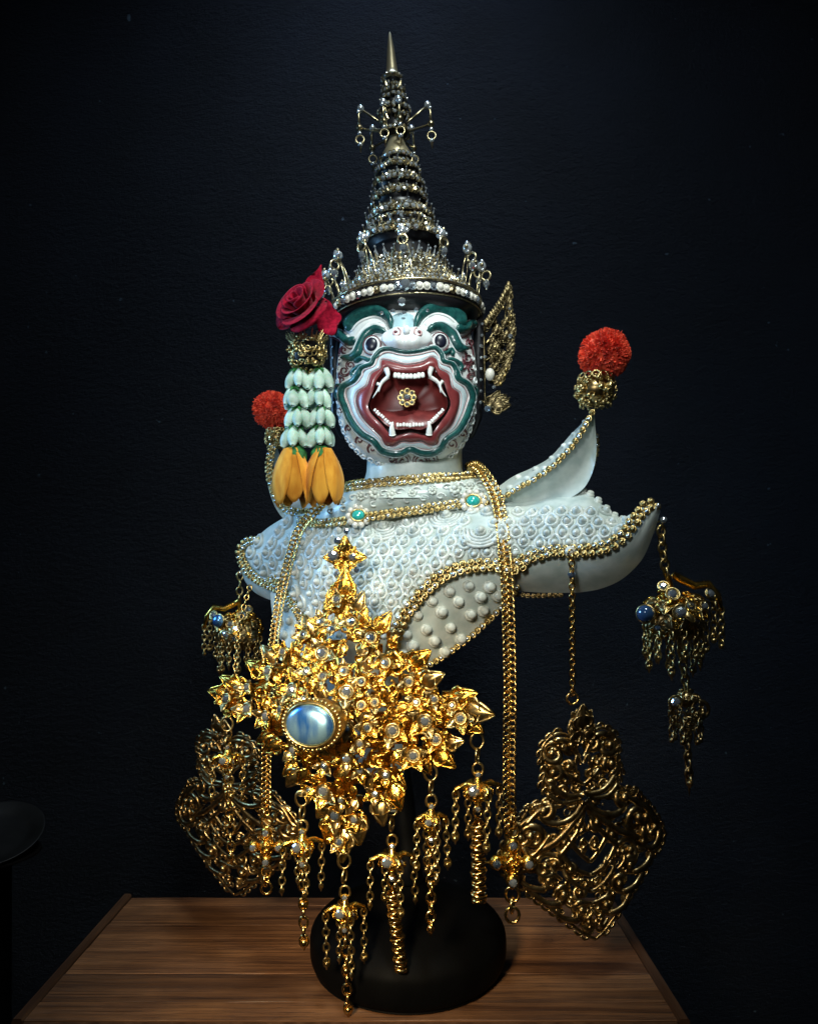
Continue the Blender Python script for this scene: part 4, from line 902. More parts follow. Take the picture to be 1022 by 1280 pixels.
for cx0, x1 in ((372, 370), (399, 402)):
    mb = MB(); mb.add(tube([Q(cx0, 458, 56), Q((cx0 + x1) / 2, 510, 58), Q(x1, 572, 60)], 3.4, 8)); mb.build('green_stem', M['leafgreen'], gar)
    for rowi, py in enumerate((475, 498, 523, 546)):
        x = cx0 + (x1 - cx0) * rowi / 3 + (-1.5 if rowi % 2 else 1)
        for k in range(5):
            a = R(-90 + (k - 2) * 62 + random.uniform(-8, 8)); off = Vector((math.cos(a) * 9.5, math.sin(a) * 9.5, 0))
            out = off.normalized() * .42
            zx = (Vector((0, 0, 1)) - out).normalized(); axx = frame(zx, Vector((0, -1, 0)))
            piece(LOBE, 'bud', Q(x + random.uniform(-1.5, 1.5), py + random.uniform(-2, 2), 58) + off, spin(axx, random.uniform(0, 6)), (16.5 * random.uniform(.8, 1.15), 15 * random.uniform(.85, 1.1), 25 * random.uniform(.88, 1.08)), gar)
        mb = MB()
        for k in range(6):
            a = R(-90 + (k - 2.5) * 50); dv = Vector((math.cos(a), math.sin(a), 0)); mb.add(tube([Q(x, py - 12, 58) + dv * 3, Q(x, py - 11, 58) + dv * 8, Q(x, py - 7, 58) + dv * 12], [2.5, 2.2, .4], 5))
        mb.build('sepal', M['leafgreen'], gar)
    mb = MB()
    for k in range(7):
        a = R(-90 + (k - 3) * 48); dv = Vector((math.cos(a), math.sin(a), 0)); mb.add(tube([Q(x1, 560, 60) + dv * 3, Q(x1, 567, 60) + dv * 9, Q(x1, 582, 60) + dv * 11], [5, 5, .5], 6, flat=.6))
    mb.build('calyx', M['leafgreen'], gar)
def tulip_petal(c, a0, span, R0, H, lift, tip):
    n, m = 13, 14; top = []
    for j in range(m):
        v = j / (m - 1); row = []
        for i in range(n):
            u = i / (n - 1) * 2 - 1; vv = v * (1 - tip * abs(u) ** 2.2); a = a0 + span * .5 * u * (1 - .25 * v * v)
            r = R0 * (.20 + .80 * math.sin(math.pi * min(1, .04 + .70 * vv)) ** .9) + lift + .5 * math.sin(6 * u + 4 * v) - 1.2 * math.exp(-(u / .12) ** 2) * math.sin(math.pi * v)
            row.append(c + Vector((r * math.sin(a), -r * math.cos(a), -H * vv)))
        top.append(row)
    vs, fs = grid(top); v2, f2 = grid([[p + (Vector((c.x, c.y, p.z)) - p).normalized() * 1.3 for p in r] for r in top]); o = len(vs)
    fs = fs + [tuple(i + o for i in reversed(f)) for f in f2]; vs = vs + v2
    edge = [j * n for j in range(m)] + [(m - 1) * n + i for i in range(1, n)] + [j * n + n - 1 for j in range(m - 2, -1, -1)]
    for a, b in zip(edge, edge[1:]): fs.append((a, b, b + o, a + o))
    return vs, fs
for cx0, a_ in ((365, .35), (405, -.15)):
    for k in range(6):
        a = a_ + k * 1.0472 + random.uniform(-.1, .1)
        MB().add(tulip_petal(Q(cx0, 561, 60), a, 1.62, 21.5 + random.uniform(-1, 1), 66 + random.uniform(-3, 5), 2.4 * (k % 2), .30)).build('petal', M['petal'], gar)

# ================================================================== pom-poms on the wing tips
def pompom(px, py, d, r, cap, label):
    t = thing('pompom_finial', label, 'pompom', Q(*cap), 'pompoms on the shoulder wings')
    c = Q(px, py, d); rr = r * K(d); mb = MB(); mb.add(ball(c, rr * .80, 24, 14)); tufts = [Vector((random.gauss(0, 1), random.gauss(0, 1), random.gauss(0, 1))).normalized() for _ in range(230)]
    for _ in range(5200):
        z = random.uniform(-1, 1); a = random.uniform(0, 6.2832); q = math.sqrt(1 - z * z); tf = random.choice(tufts); dv = (tf + Vector((random.gauss(0, .055), random.gauss(0, .055), random.gauss(0, .055)))).normalized(); s = dv.orthogonal().normalized(); s = s * math.cos(a * 7) + dv.cross(s) * math.sin(a * 7)
        lean = dv + Vector((random.uniform(-.14, .14), random.uniform(-.14, .14), random.uniform(-.14, .14))); L_ = rr * (random.uniform(.90, 1.03) + .05 * noise.noise(dv * 2.3 + c * .01) + (.05 if random.random() < .04 else 0))
        b = c + dv * rr * .72; e = c + lean.normalized() * L_; w_ = rr * .030
        mb.add(([b - s * w_, b + s * w_, e + s * w_ * .8, e - s * w_ * .8], [(0, 1, 2, 3)]))
    mb.build('pompom', M['pom'], t)
    cc = Q(*cap); k = r / 33
    mb = MB(); mb.add(ball(cc, (19 * k, 19 * k, 15 * k), 14, 8)); mb.build('cap_core', M['gold_old'], t)
    mb = MB(); curls(mb, cc, (22 * k, 22 * k, 18 * k), 150, 9 * k, 1.0 * k, shell=(.86, 1.06))
    for kk in range(14):
        a = kk * .4488; mb.add(ring(cc + Vector((19 * k * math.cos(a), 19 * k * math.sin(a), 14 * k)), 4 * k, 1.0 * k, frame(Vector((math.cos(a), math.sin(a), .3))), 10, 4)); mb.add(ball(cc + Vector((17 * k * math.cos(a), 17 * k * math.sin(a), -17 * k)), 1.8 * k, 6, 4))
    mb.build('gold_filigree_cap', M['gold_pale'], t, kind='stuff')
pompom(755, 443, 128, 31.5, (744, 488, 126), 'red pompom on the tall near wing with open wall around it')
pompom(340, 513, -86, 24, (346, 548, -84), 'smaller red pompom half hidden behind the flower garland')

# ================================================================== long necklace
def rope_chain(mb, pts, w_):      # flat woven chain: two rows of little rings with a raised middle row
    P = resample(pts, w_ * .56)
    for i, p in enumerate(P):
        t = tang(P, i); n = Vector((0, -1, 0)); n = (n - t * n.dot(t)).normalized(); s = t.cross(n)
        for q in (-.27, .27):
            tw = (.55 if q > 0 else -.55) + random.uniform(-.12, .12); v = (s * math.cos(tw) + n * math.sin(tw)); o_ = t * (w_ * .28 * (q > 0))
            mb.add(tube([p + o_ + s * q * w_ + (t * math.cos(a * .7854) * .36 + v * math.sin(a * .7854) * .30) * w_ for a in range(8)], w_ * .115, 5, closed=True))
neck = thing('long_necklace', 'long woven gold chain necklace with cross-shaped end charms', 'necklace', Q(640, 1140, 112))
NR = [(560, 604, -66), (584, 588, -20), (592, 582, 30), (604, 592, 62), (617, 614, 78), (625, 645, 96), (630, 690, 120), (634, 740, 122), (636, 800, 120), (637, 870, 118), (636, 940, 116), (636, 1000, 114), (637, 1032, 113)]
NL = [(560, 604, -66), (500, 602, -72), (440, 606, -40), (412, 622, -2), (392, 640, 18), (374, 664, 8), (362, 700, 4), (352, 740, 6), (344, 790, 18), (338, 850, 40), (334, 920, 56), (333, 980, 60), (333, 1010, 60)]
mb = MB(); rope_chain(mb, qcurve(NR[1:], 200), 12.5); mb.build('woven_chain', M['gold_chain'], neck, kind='stuff')
mb = MB(); rope_chain(mb, qcurve(NL, 200), 10.5); mb.build('woven_chain', M['gold_chain'], neck, kind='stuff')
def cross_charm(px, py, d, s, parent):
    c = Q(px, py, d); mb = MB(); mb.add(ball(c, (8 * s, 6 * s, 9 * s), 12, 8)); curls(mb, c, (9 * s, 7 * s, 10 * s), 40, 6 * s, .8 * s)
    for a in (0, 1.5708, 3.1416, 4.7124): mb.add(ball(c + Vector((14 * s * math.cos(a), 0, 15 * s * math.sin(a))), (6.5 * s, 5 * s, 7 * s), 10, 6)); mb.add(tube([c, c + Vector((24 * s * math.cos(a), 0, 24 * s * math.sin(a)))], [5 * s, .6 * s], 6))
    e = mb.build('cross_charm', M['gold'], parent)
    for a, z in ((0, 14), (3.1416, 14), (1.5708, 16), (4.7124, 16)): piece(GEM, 'gem', c + Vector((z * s * math.cos(a), -5.2 * s, z * s * math.sin(a))), FRONT, 8 * s, e)
    for k in range(3): MB().add(ring(c - Vector((0, 0, (28 + 9 * k) * s)), 6 * s, 1.5 * s, FRONT if k != 1 else (Vector((.3, .95, 0)), Vector((0, 0, 1)), Vector((1, 0, 0))), 12, 6, 1.15)).build('link', M['gold_chain'], e)
    for k in range(2): MB().add(ring(c + Vector((0, 0, (28 + 9 * k) * s)), 6 * s, 1.5 * s, FRONT if k != 1 else (Vector((.3, .95, 0)), Vector((0, 0, 1)), Vector((1, 0, 0))), 12, 6, 1.15)).build('link', M['gold_chain'], e)
cross_charm(640, 1078, 112, 1.25, neck); cross_charm(333, 1058, 60, 1.05, neck)

# ================================================================== great jewelled brooch on the chest
def bd(px, py):
    g = math.exp(-((px - 402) ** 2 + (py - 902) ** 2) / (2 * 62 ** 2)); top = max(0, min(1, (790 - py) / 110))
    return 124 + .30 * (px - 430) * (1 - .5 * top) + 46 * g - 22 * top
def bnorm(px, py):
    gx = (bd(px + 2, py) - bd(px - 2, py)) / 4; gy = (bd(px, py + 2) - bd(px, py - 2)) / 4
    return Vector((-gx, -1, gy)).normalized()
brooch = thing('jewelled_brooch', 'large star-shaped gold brooch with an oval blue stone and dangling tassels', 'brooch', Q(430, 1060, 124))
STAR = [(432, 722), (446, 742), (464, 768), (488, 784), (496, 806), (518, 822), (543, 842), (526, 862), (548, 866), (578, 866), (613, 884), (602, 908), (574, 912), (566, 936), (548, 950), (532, 944), (524, 926), (508, 950), (503, 984), (490, 1014), (474, 1024), (464, 986), (452, 990), (457, 1036), (432, 1064), (416, 1042), (404, 1020), (394, 976), (366, 974), (358, 944), (334, 926), (326, 894), (290, 896), (271, 866), (292, 852), (322, 850), (326, 828), (352, 828), (350, 808), (384, 786), (402, 768), (416, 744)]
def in_poly(x, y, P):
    c = False; j = len(P) - 1
    for i in range(len(P)):
        if (P[i][1] > y) != (P[j][1] > y) and x < (P[j][0] - P[i][0]) * (y - P[i][1]) / (P[j][1] - P[i][1]) + P[i][0]: c = not c
        j = i
    return c
# pierced backing plate, uneven and with real thickness
mb = MB(); stp = 5; idx = {}; topv = []; fs = []
def pv(i, j):
    if (i, j) not in idx:
        x, y = 268 + i * stp, 660 + j * stp; idx[(i, j)] = len(topv); topv.append((x, y))
    return idx[(i, j)]
for i in range(72):
    for j in range(84):
        x, y = 268 + (i + .5) * stp, 660 + (j + .5) * stp
        cx_, cy_ = 425, 895
        if in_poly(cx_ + (x - cx_) * 1.05, cy_ + (y - cy_) * 1.05, STAR) and noise.noise(Vector((x * .045, y * .045, 3))) > -.06:
            fs.append((pv(i, j), pv(i + 1, j), pv(i + 1, j + 1), pv(i, j + 1)))
vt = []
for x, y in topv:
    h = 6 * noise.noise(Vector((x * .09, y * .09, 0))) + 4 * noise.noise(Vector((x * .21, y * .21, 5)))
    vt.append(Q(x + 1.5 * noise.noise(Vector((x, y, 1))), y, bd(x, y) - 7 + h))
nv = len(vt); vb = [v + Vector((0, 7, 0)) for v in vt]
ec = defaultdict(int)
for f in fs:
    for a, b in zip(f, f[1:] + f[:1]): ec[(min(a, b), max(a, b))] += 1
side = [(a, b, b + nv, a + nv) for (a, b), c in ec.items() if c == 1]
mb.add((vt + vb, fs + [tuple(i + nv for i in reversed(f)) for f in fs] + side)); mb.build('backing_plate', M['gold'], brooch)
# stones read from the piece
Z = 2.69
BG = [(548, 422, 18), (384, 475, 22), (330, 535, 14), (385, 552, 14), (457, 535, 15), (515, 570, 14), (597, 508, 16), (282, 597, 20), (465, 605, 22), (130, 662, 18), (193, 687, 18), (60, 628, 16), (200, 535, 16), (130, 590, 12), (675, 570, 15), (620, 735, 22), (730, 703, 22), (848, 695, 18), (765, 765, 18), (690, 820, 20), (760, 630, 14), (465, 830, 18), (284, 802, 16), (535, 725, 14), (465, 730, 14), (515, 650, 14), (510, 780, 14), (390, 855, 14), (510, 870, 14), (597, 885, 15), (387, 940, 22), (425, 1022, 20), (490, 1035, 15), (440, 1110, 15), (340, 940, 13), (433, 295, 15), (380, 368, 14), (482, 368, 15), (415, 392, 14), (320, 412, 13), (250, 470, 12), (320, 628, 10), (455, 680, 12), (560, 640, 13), (240, 665, 11), (445, 970, 12), (560, 950, 13), (700, 640, 12), (820, 650, 11)]
BG = [(260 + a / Z, 640 + b / Z, c / Z * 2) for a, b, c in BG]
for px, py, sz in BG:
    n = (bnorm(px, py) + Vector((random.uniform(-.25, .05), -.2, random.uniform(-.1, .3)))).normalized()
    d = bd(px, py) + 15; gem(brooch, Q(px, py, d), spin(frame(n), random.random()), sz * .86 * K(d), random.choice([GEM, GEM, GEMG]))
    for q in range(5):      # petals of the flower that holds the stone
        ax = spin(frame(n), q * 1.2566 + px); ln = max(11, sz * 1.0) * random.uniform(.9, 1.15)
        tl = (ax[1] + ax[2] * .28).normalized(); a2 = (ax[0], tl, ax[0].cross(tl))
        piece(LEAF if (q + int(px)) % 3 else LEAFP, 'petal', Q(px, py, d - 5) + ax[1] * sz * .22, a2, ln, brooch)
# leaves, radiating from the middle
pts_ = []
tries = 0
while tries < 9000 and len(pts_) < 62:
    tries += 1; x, y = random.uniform(272, 612), random.uniform(722, 1060)
    if in_poly(x, y, STAR) and all((x - a) ** 2 + (y - b) ** 2 > 17.5 ** 2 for a, b in pts_) and all((x - a) ** 2 + (y - b) ** 2 > 13 ** 2 for a, b, _ in BG) and ((x - 388) / 37) ** 2 + ((y - 906) / 31) ** 2 > 1:
        pts_.append((x, y))
for x, y in pts_:
    n = (bnorm(x, y) + Vector((random.uniform(-.35, .25), -.1, random.uniform(-.2, .35)))).normalized(); ang = math.atan2(-(y - 900), x - 420) - math.pi / 2 + random.uniform(-.5, .5)
    s_ = random.uniform(15, 24); d = bd(x, y) + random.uniform(-4, 3)
    ax = spin(frame(n), ang); p = Q(x, y, d) - ax[1] * s_ * .45
    piece(LEAF if random.random() < (.8 if x > 330 and y < 1010 else .5) else LEAFP, 'leaf', p, ax, s_, brooch)
for x, y, a, s_ in [(590, 888, -95, 34), (575, 872, -70, 28), (586, 902, -120, 26), (284, 868, 80, 30), (294, 856, 62, 26), (300, 884, 100, 26), (522, 826, -52, 26), (536, 850, -66, 26), (430, 1048, 180, 32), (414, 1030, 172, 28), (448, 1030, 188, 28), (476, 1008, 190, 26), (494, 990, 200, 26), (340, 822, 45, 24), (326, 838, 62, 26), (432, 736, 0, 30), (418, 756, 20, 24), (448, 758, -22, 24), (478, 782, -35, 24), (388, 786, 30, 24), (370, 968, 140, 24), (346, 930, 120, 24), (552, 944, -125, 26), (528, 948, -150, 24)]:
    ax = spin(frame(bnorm(x, y)), R(a)); piece(LEAFP if random.random() < .6 else LEAF, 'leaf', Q(x, y, bd(x, y) + 3) - ax[1] * s_ * .4, ax, s_ * 1.1, brooch)
mb = MB()
for _ in range(400):     # wire curls and granules between the leaves
    x, y = random.uniform(272, 612), random.uniform(722, 1060)
    if not in_poly(x, y, STAR) or ((x - 388) / 34) ** 2 + ((y - 906) / 28) ** 2 < 1: continue
    ax = spin(frame(bnorm(x, y)), random.uniform(0, 6.28)); p = Q(x, y, bd(x, y) + random.uniform(-2, 6)); s_ = random.choice([6, 8, 10, 14, 18]) * random.uniform(.8, 1.1)
    if random.random() < .25: mb.add(ball(p, min(2.6, s_ * .25), 6, 4))
    else: mb.add(tube([p + ax[0] * (s_ * (1 - .07 * k) * .5 * math.cos(k * .7)) + ax[1] * (s_ * (1 - .07 * k) * .5 * math.sin(k * .7)) + ax[2] * (.4 * k) for k in range(11)], .8 + s_ * .045, 5))
mb.build('granulation', M['gold'], brooch, kind='stuff')
# the oval blue stone in its beaded setting
gc_ = Q(388, 906, 200); gax = frame(Vector((-.30, -1, .06)))
dome = []
for j in range(13):
    t = math.pi / 2 * j / 12; dome.append([gc_ + gax[0] * (25.5 * math.cos(t) ** .6 * math.cos(a) if j < 12 else 0) + gax[1] * (20 * math.cos(t) ** .6 * math.sin(a) if j < 12 else 0) + gax[2] * (8.5 * math.sin(t)) for a in [2 * math.pi * i / 40 for i in range(40)]])
mb = MB(); mb.add(grid(dome, cu=True)); mb.f.append(tuple(reversed(range(40)))); mb.m.append(0); bst = mb.build('blue_stone', M['cab'], brooch); bst['label'] = 'large oval ice-blue glass stone'
oval = lambda rx, ry, z, n: [gc_ + gax[0] * (rx * math.cos(2 * math.pi * i / n)) + gax[1] * (ry * math.sin(2 * math.pi * i / n)) + gax[2] * z for i in range(n)]
mb = MB(); mb.add(tube(oval(26.4, 21, 1.5, 40), 1.7, 6, closed=True)); mb.add(grid([oval(27, 21.6, 0, 40), oval(30, 24.5, -12, 40), oval(25, 21, -40, 40)], cu=True)); mb.build('bezel', M['gold_pale'], bst)
mb = MB()
for p in oval(30.2, 24.6, -2, 42): mb.add(ball(p, 2.0, 7, 5))
mb.build('beaded_rim', M['gold_pale'], bst, kind='stuff')
# little cross at the top that pins it to the chest
cc = (432, 696); 
mb = MB(); c = Q(432, 697, 100); mb.add(ball(c, (9, 6, 9), 10, 6)); curls(mb, c, (12, 8, 14), 60, 7, .9)
for a in (0, 1.5708, 3.1416, 4.7124): mb.add(tube([c, c + Vector((20 * math.cos(a), 0, 24 * math.sin(a)))], [7, 1], 6))
mb.add(tube([Q(432, 715, 100), Q(432, 728, 104)], 3.5, 8)); tc_ = mb.build('top_cross', M['gold'], brooch)
for px, py, s_ in [(416, 695, 14), (441, 696, 10), (422, 676, 9), (422, 718, 9), (433, 664, 7), (446, 712, 8)]:
    gem(tc_, Q(px, py, 108), FRONT, s_, GEM if s_ > 9 else None)
for a in (0, 90, 180, 270, 45, 135, 225, 315): ax = spin(FRONT, R(a)); piece(LEAF, 'leaf', c + Vector((0, -5, 0)) + ax[1] * 2, ax, 22 if a % 90 == 0 else 15, tc_)
# dangling tassels
def dangle(parent, px, py, d, cy, arms, end, cw=1.0, wrap=False, name='tassel'):
    k = K(d); top = Q(px, py, d); cap = Q(px + 1, cy, d); bot = Q(px + end[0], end[1], d)
    mb = MB()
    mb.add(lathe([(1.5, 16), (3.5, 14), (4, 10), (8, 6), (11 * cw, 0), (10 * cw, -3), (5, -8), (3, -14), (1, -16)], cap, XYZ, 12)); curls(mb, cap, (13 * cw, 12, 9), 46, 7, .9)
    mb.add(ball(cap + Vector((0, 0, 17)), 4, 8, 6)); mb.add(ball(cap - Vector((0, 0, 17)), 4, 8, 6))
    ends = []
    for a in range(4):
        an = a * 1.5708 + .35; e = cap + Vector((21 * cw * math.cos(an), 21 * cw * math.sin(an) * .8, 1)); ends.append(e)
        mb.add(tube([cap + Vector((0, 0, 4)), cap.lerp(e, .55) + Vector((0, 0, 7)), e + Vector((0, 0, 3)), e - Vector((0, 0, 3))], [4, 3.4, 2.6, 1.6], 6))
    t = mb.build(name, M['gold'], parent)
    L = max(2, round((top.z - cap.z - 18) / 12)); 
    for i in range(L):
        q = top.lerp(cap + Vector((0, 0, 22)), (i + .0) / max(1, L - 1)); ax = FRONT if i % 2 == 0 else (Vector((.35, .93, 0)), Vector((0, 0, 1)), Vector((1, 0, 0)))
        MB().add(ring(q, 5.4 if i else 6.6, 1.45, ax, 12, 6, 1.25)).build('link', M['gold_pale'], t)
    for i, e in enumerate(ends):
        mb = MB(); ln = arms[i % len(arms)]; P = [e - Vector((0, 0, 3)), e - Vector((random.uniform(-2, 2), 0, ln))]
        chain_links(mb, P, 9.5, 6.5, 1.15); mb.add(ball(P[1] - Vector((0, 0, 2)), (3, 3, 3.4), 7, 5)); mb.add(tube([P[1], P[1] - Vector((0, 0, 8))], [2.8, .5], 6))
        mb.build('side_chain', M['gold_pale'], t)
    mb = MB(); cb = cap - Vector((0, 0, 20)); ln = (cb - bot).length
    if wrap:
        st = resample([cb - Vector((0, 0, 14)), bot], 4.6); chain_links(mb, [cb, cb - Vector((0, 0, 14))], 12, 9, 1.4)
        for i, q in enumerate(st): mb.add(ring(q, (6.2 if i % 5 else 7.4), 1.9, (Vector((1, 0, .22 * (-1) ** i)).normalized(), Vector((0, 1, 0)), Vector((0, 0, 1))), 10, 5)); 
        mb.add(tube([cb - Vector((0, 0, 8)), bot], 4.6, 8)); mb.add(lathe([(0, 2), (7.5, 1), (8, -2), (0, -3)], bot, XYZ, 10))
    else:
        chain_links(mb, [cb, bot + Vector((0, 0, 10))], 12.5, 9, 1.5); mb.add(ball(bot + Vector((0, 0, 8)), (4, 4, 4.5), 8, 6)); mb.add(tube([bot + Vector((0, 0, 6)), bot], [3.5, .6], 6)); mb.add(ball(cb.lerp(bot, .45), 4.4, 8, 6))
    mb.build('long_chain', M['gold_chain'], t)
    for a, z, s_ in ((-.5, 3, 11 * cw), (.9, 1, 8), (2.2, 2, 8), (0, 17, 6), (0, -17, 6)): piece(GEM, 'gem', cap + Vector((9 * cw * math.sin(a), -10 if abs(z) < 10 else -3.4, z)), spin(FRONT, a), s_, t)
    return t
dangle(brooch, 377, 998, 142, 1059, [42, 40], (3, 1188)); dangle(brooch, 430, 1076, 140, 1141, [50, 56], (5, 1272)); dangle(brooch, 489, 1010, 140, 1077, [42, 46], (12, 1210), 1.15, True)
dangle(brooch, 538, 966, 162, 1028, [44, 52], (0, 1170), .75); dangle(brooch, 596, 926, 176, 989, [44, 50], (2, 1124), 1.15, True); dangle(brooch, 284, 905, 86, 952, [40, 34], (5, 1080), .8)

# ================================================================== openwork gold plaques hanging from the shoulders
def plaque(label, axis_top, axis_bot, d, half, yaw, ring_at, chain_pts):
    T = Q(axis_top[0], axis_top[1], d); B_ = Q(axis_bot[0], axis_bot[1], d); t = thing('filigree_plaque', label, 'ornament', B_, 'openwork gold plaques')
    up_ = (T - B_).normalized(); H = (T - B_).length; rt = Vector((math.cos(yaw), -math.sin(yaw), 0)); rt = (rt - up_ * rt.dot(up_)).normalized(); nz = rt.cross(up_); nz = nz if nz.y < 0 else -nz
    sc = H / 284.0; hs = half / 105.0
    def L(x, y, z=0.0): return T + rt * (x * sc * hs) + up_ * (y * sc) + nz * ((z + 14 * math.cos(min(1.5, abs(x) / 75)) ) * sc)
    def scroll(tail, c, r, t0, turns, sgn, w0=3.4, z=0.0):
        w0 *= 1.4
        sp = [(c[0] + sgn * r * (1 - .74 * i / 18) * math.cos(t0 + turns * 6.2832 * i / 18), c[1] + r * (1 - .74 * i / 18) * math.sin(t0 + turns * 6.2832 * i / 18)) for i in range(19)]
        P2 = cat(list(tail) + sp[::2], 34); n = len(P2)
        for m_ in (1, -1):
            mb = MB(); mb.add(tube([L(m_ * x, y, z + 2.5 * math.sin(i * .4)) for i, (x, y) in enumerate(P2)], [w0 * sc * (.5 + .5 * math.sin(math.pi * min(1, .15 + .85 * i / n))) for i in range(n)], 6, flat=.6, ref=nz))
            mb.add(ball(L(m_ * sp[-1][0], sp[-1][1], z + 1.5), w0 * 1.15 * sc, 8, 6)); mb.build('scroll', M['gold_old'], t)
    # upper lobe
    scroll([(3, -46), (8, -34)], (17, -46), 12, 2.2, 1.1, 1); scroll([(4, -62), (18, -40), (34, -38)], (37, -54), 14, 1.9, -1.25, 1); scroll([(2, -108), (26, -106), (44, -92)], (38, -78), 13, -.6, 1.2, 1)
    scroll([(0, -96), (14, -86)], (18, -72), 9, -1.2, 1.2, 1, 2.6); scroll([(2, -70), (8, -60)], (12, -84), 7, 1.6, 1.3, 1, 2.2); scroll([(6, -112), (30, -114), (46, -104)], (44, -92), 9, -1.0, 1.0, 1, 2.6)
    # shoulders of the diamond
    scroll([(2, -116), (18, -132), (40, -138), (58, -130)], (54, -118), 14, .6, -1.2, 1, 3.8); scroll([(0, -122), (22, -142), (46, -160), (66, -168)], (72, -152), 20, -1.5, 1.35, 1, 4.0)
    scroll([(4, -128), (14, -150), (40, -176)], (56, -188), 17, 2.4, -1.3, 1, 3.4); scroll([(30, -116), (62, -120), (80, -134)], (86, -148), 14, 1.2, -1.3, 1, 3.4); scroll([(60, -122), (88, -136), (100, -158)], (92, -168), 15, .4, -1.2, 1, 3.6)
    scroll([(72, -180), (92, -190), (106, -182)], (100, -168), 11, .2, 1.1, 1, 3.2); scroll([(50, -150), (60, -160)], (78, -182), 11, 2.0, -1.2, 1, 2.6)
    # heart and centre
    scroll([(0, -190), (14, -176), (30, -152), (22, -136)], (14, -146), 10, .8, 1.2, 1, 3.0); scroll([(0, -206), (20, -196), (36, -178)], (32, -164), 10, -.8, 1.3, 1, 2.8); scroll([(2, -168), (8, -160)], (9, -172), 6, 1.2, 1.2, 1, 2.2)
    # lower point
    scroll([(96, -196), (84, -208), (66, -214)], (60, -202), 12, -1.4, -1.2, 1, 3.4); scroll([(84, -208), (66, -228), (48, -234)], (42, -222), 12, -1.4, -1.2, 1, 3.4); scroll([(60, -230), (44, -250), (26, -256)], (20, -244), 12, -1.4, -1.2, 1, 3.4)
    scroll([(0, -226), (16, -218), (30, -206)], (26, -196), 9, -.6, 1.2, 1, 2.6); scroll([(0, -240), (14, -236)], (16, -226), 8, -.8, 1.2, 1, 2.4); scroll([(40, -206), (48, -198)], (46, -186), 8, -1, 1.2, 1, 2.4); scroll([(20, -262), (10, -270)], (8, -260), 6, -1.8, 1.1, 1, 2.4)
    for m_ in (1, -1):       # rim and leaves round the outline
        rim = [(0, -4), (9, -14), (15, -26), (12, -36), (30, -30), (48, -40), (54, -58), (50, -74), (55, -90), (46, -104), (34, -112), (54, -112), (74, -116), (84, -128), (96, -140), (108, -158), (114, -176), (108, -192), (94, -200), (80, -218), (64, -232), (48, -246), (30, -262), (14, -276), (0, -284)]
        RP = cat(rim, 90); mb = MB(); mb.add(tube([L(m_ * x, y, 0) for x, y in RP], 2.2 * sc, 6, flat=.8, ref=nz)); mb.build('rim', M['gold_old'], t)
        for x, y in cat(rim[4:-1], 34):
            mb = MB(); a0 = math.atan2(y + 165, x); mb.add(tube([L(m_ * (x + 5.5 * math.cos(a0 + q)), y + 5.5 * math.sin(a0 + q), 0) for q in [-1.5 + .3 * k for k in range(11)]], [1.0 * sc] + [1.9 * sc] * 9 + [1.0 * sc], 5)); mb.build('scallop', M['gold_old'], t)
        for i, (x, y) in enumerate(rim[3:-1:3]):
            nx, ny = rim[i + 4][1] - y, -(rim[i + 4][0] - x); ang = math.atan2(-ny, -nx); ang = math.atan2(y + 165, x)
            a = ang - math.pi / 2; ax0 = (rt * m_, up_, nz); ax = (ax0[0] * math.cos(a) + ax0[1] * math.sin(a), ax0[1] * math.cos(a) - ax0[0] * math.sin(a), nz)
            piece(LEAFO, 'leaf', L(m_ * x, y, 0) - ax[1] * 9 * sc, ax, random.uniform(12, 15) * sc * hs ** .5, t)
        for i, (x, y) in enumerate([(8, -20), (13, -30), (6, -12)]):
            a = -.5 * 1; ax = (rt * m_ * math.cos(a) + up_ * math.sin(a), up_ * math.cos(a) - rt * m_ * math.sin(a), nz); piece(LEAFO, 'leaf', L(m_ * x * .4, y - 12, 4), ax, 22 * sc, t)
    pk = []
    for _ in range(3000):
        if len(pk) >= 20: break
        y = random.uniform(-270, -44); hw = 46 if y > -112 else (26 + (-112 - y) * 1.15 if y > -176 else max(4, 100 * (284 + y) / 108)); x = random.uniform(4, max(5, hw - 6))
        if all((x - a) ** 2 + (y - b) ** 2 > 240 for a, b in pk): pk.append((x, y)); scroll([(x - 9, y + random.uniform(-8, 8))], (x, y), random.uniform(6.5, 9), random.uniform(0, 6.28), random.choice([-1.3, 1.3]), 1, 2.0, -3)
    piece(LEAFO, 'leaf', L(0, -30, 6), (rt, up_, nz), 34 * sc, t)
    mb = MB()       # granules and rings that fill the gaps
    for i in range(40):
        y = random.uniform(-276, -40); hw = 48 if y > -112 else (30 + (-112 - y) * 1.1 if y > -176 else max(4, 104 * (284 + y) / 108)); x = random.uniform(-hw, hw) * .92
        q = random.random()
        if q < .5: mb.add(ring(L(x, y, random.uniform(-5, 2)), random.uniform(3, 6) * sc, 1.1 * sc, spin((rt, up_, nz), q * 9), 9, 4))
        else: mb.add(ball(L(x, y, random.uniform(-3, 4)), random.uniform(1.6, 3.2) * sc, 6, 4))
    mb.build('granulation', M['gold_old'], t, kind='stuff')
    rg = Q(*ring_at); MB().add(ring(rg, 7 * sc, 1.5, FRONT, 14, 6)).build('jump_ring', M['gold_chain'], t)
    mb = MB(); chain_links(mb, qcurve(chain_pts, 60), 8.5, 6, 1.15); mb.build('hanging_chain', M['gold_chain'], t, kind='stuff')
    return t
plaque('open scrollwork gold plaque on a thin chain below the near shoulder', (715, 880), (737, 1167), 78, 100, R(-14), (715, 873, 90), [(713, 692, 150), (714, 700, 148), (715, 780, 120), (715, 866, 90)])
pl2 = plaque('scrollwork gold plaque half hidden behind the brooch and its tassels', (286, 892), (302, 1114), -20, 132, R(34), (292, 885, -24), [(312, 735, -70), (300, 780, -60), (294, 840, -40), (292, 878, -24)])
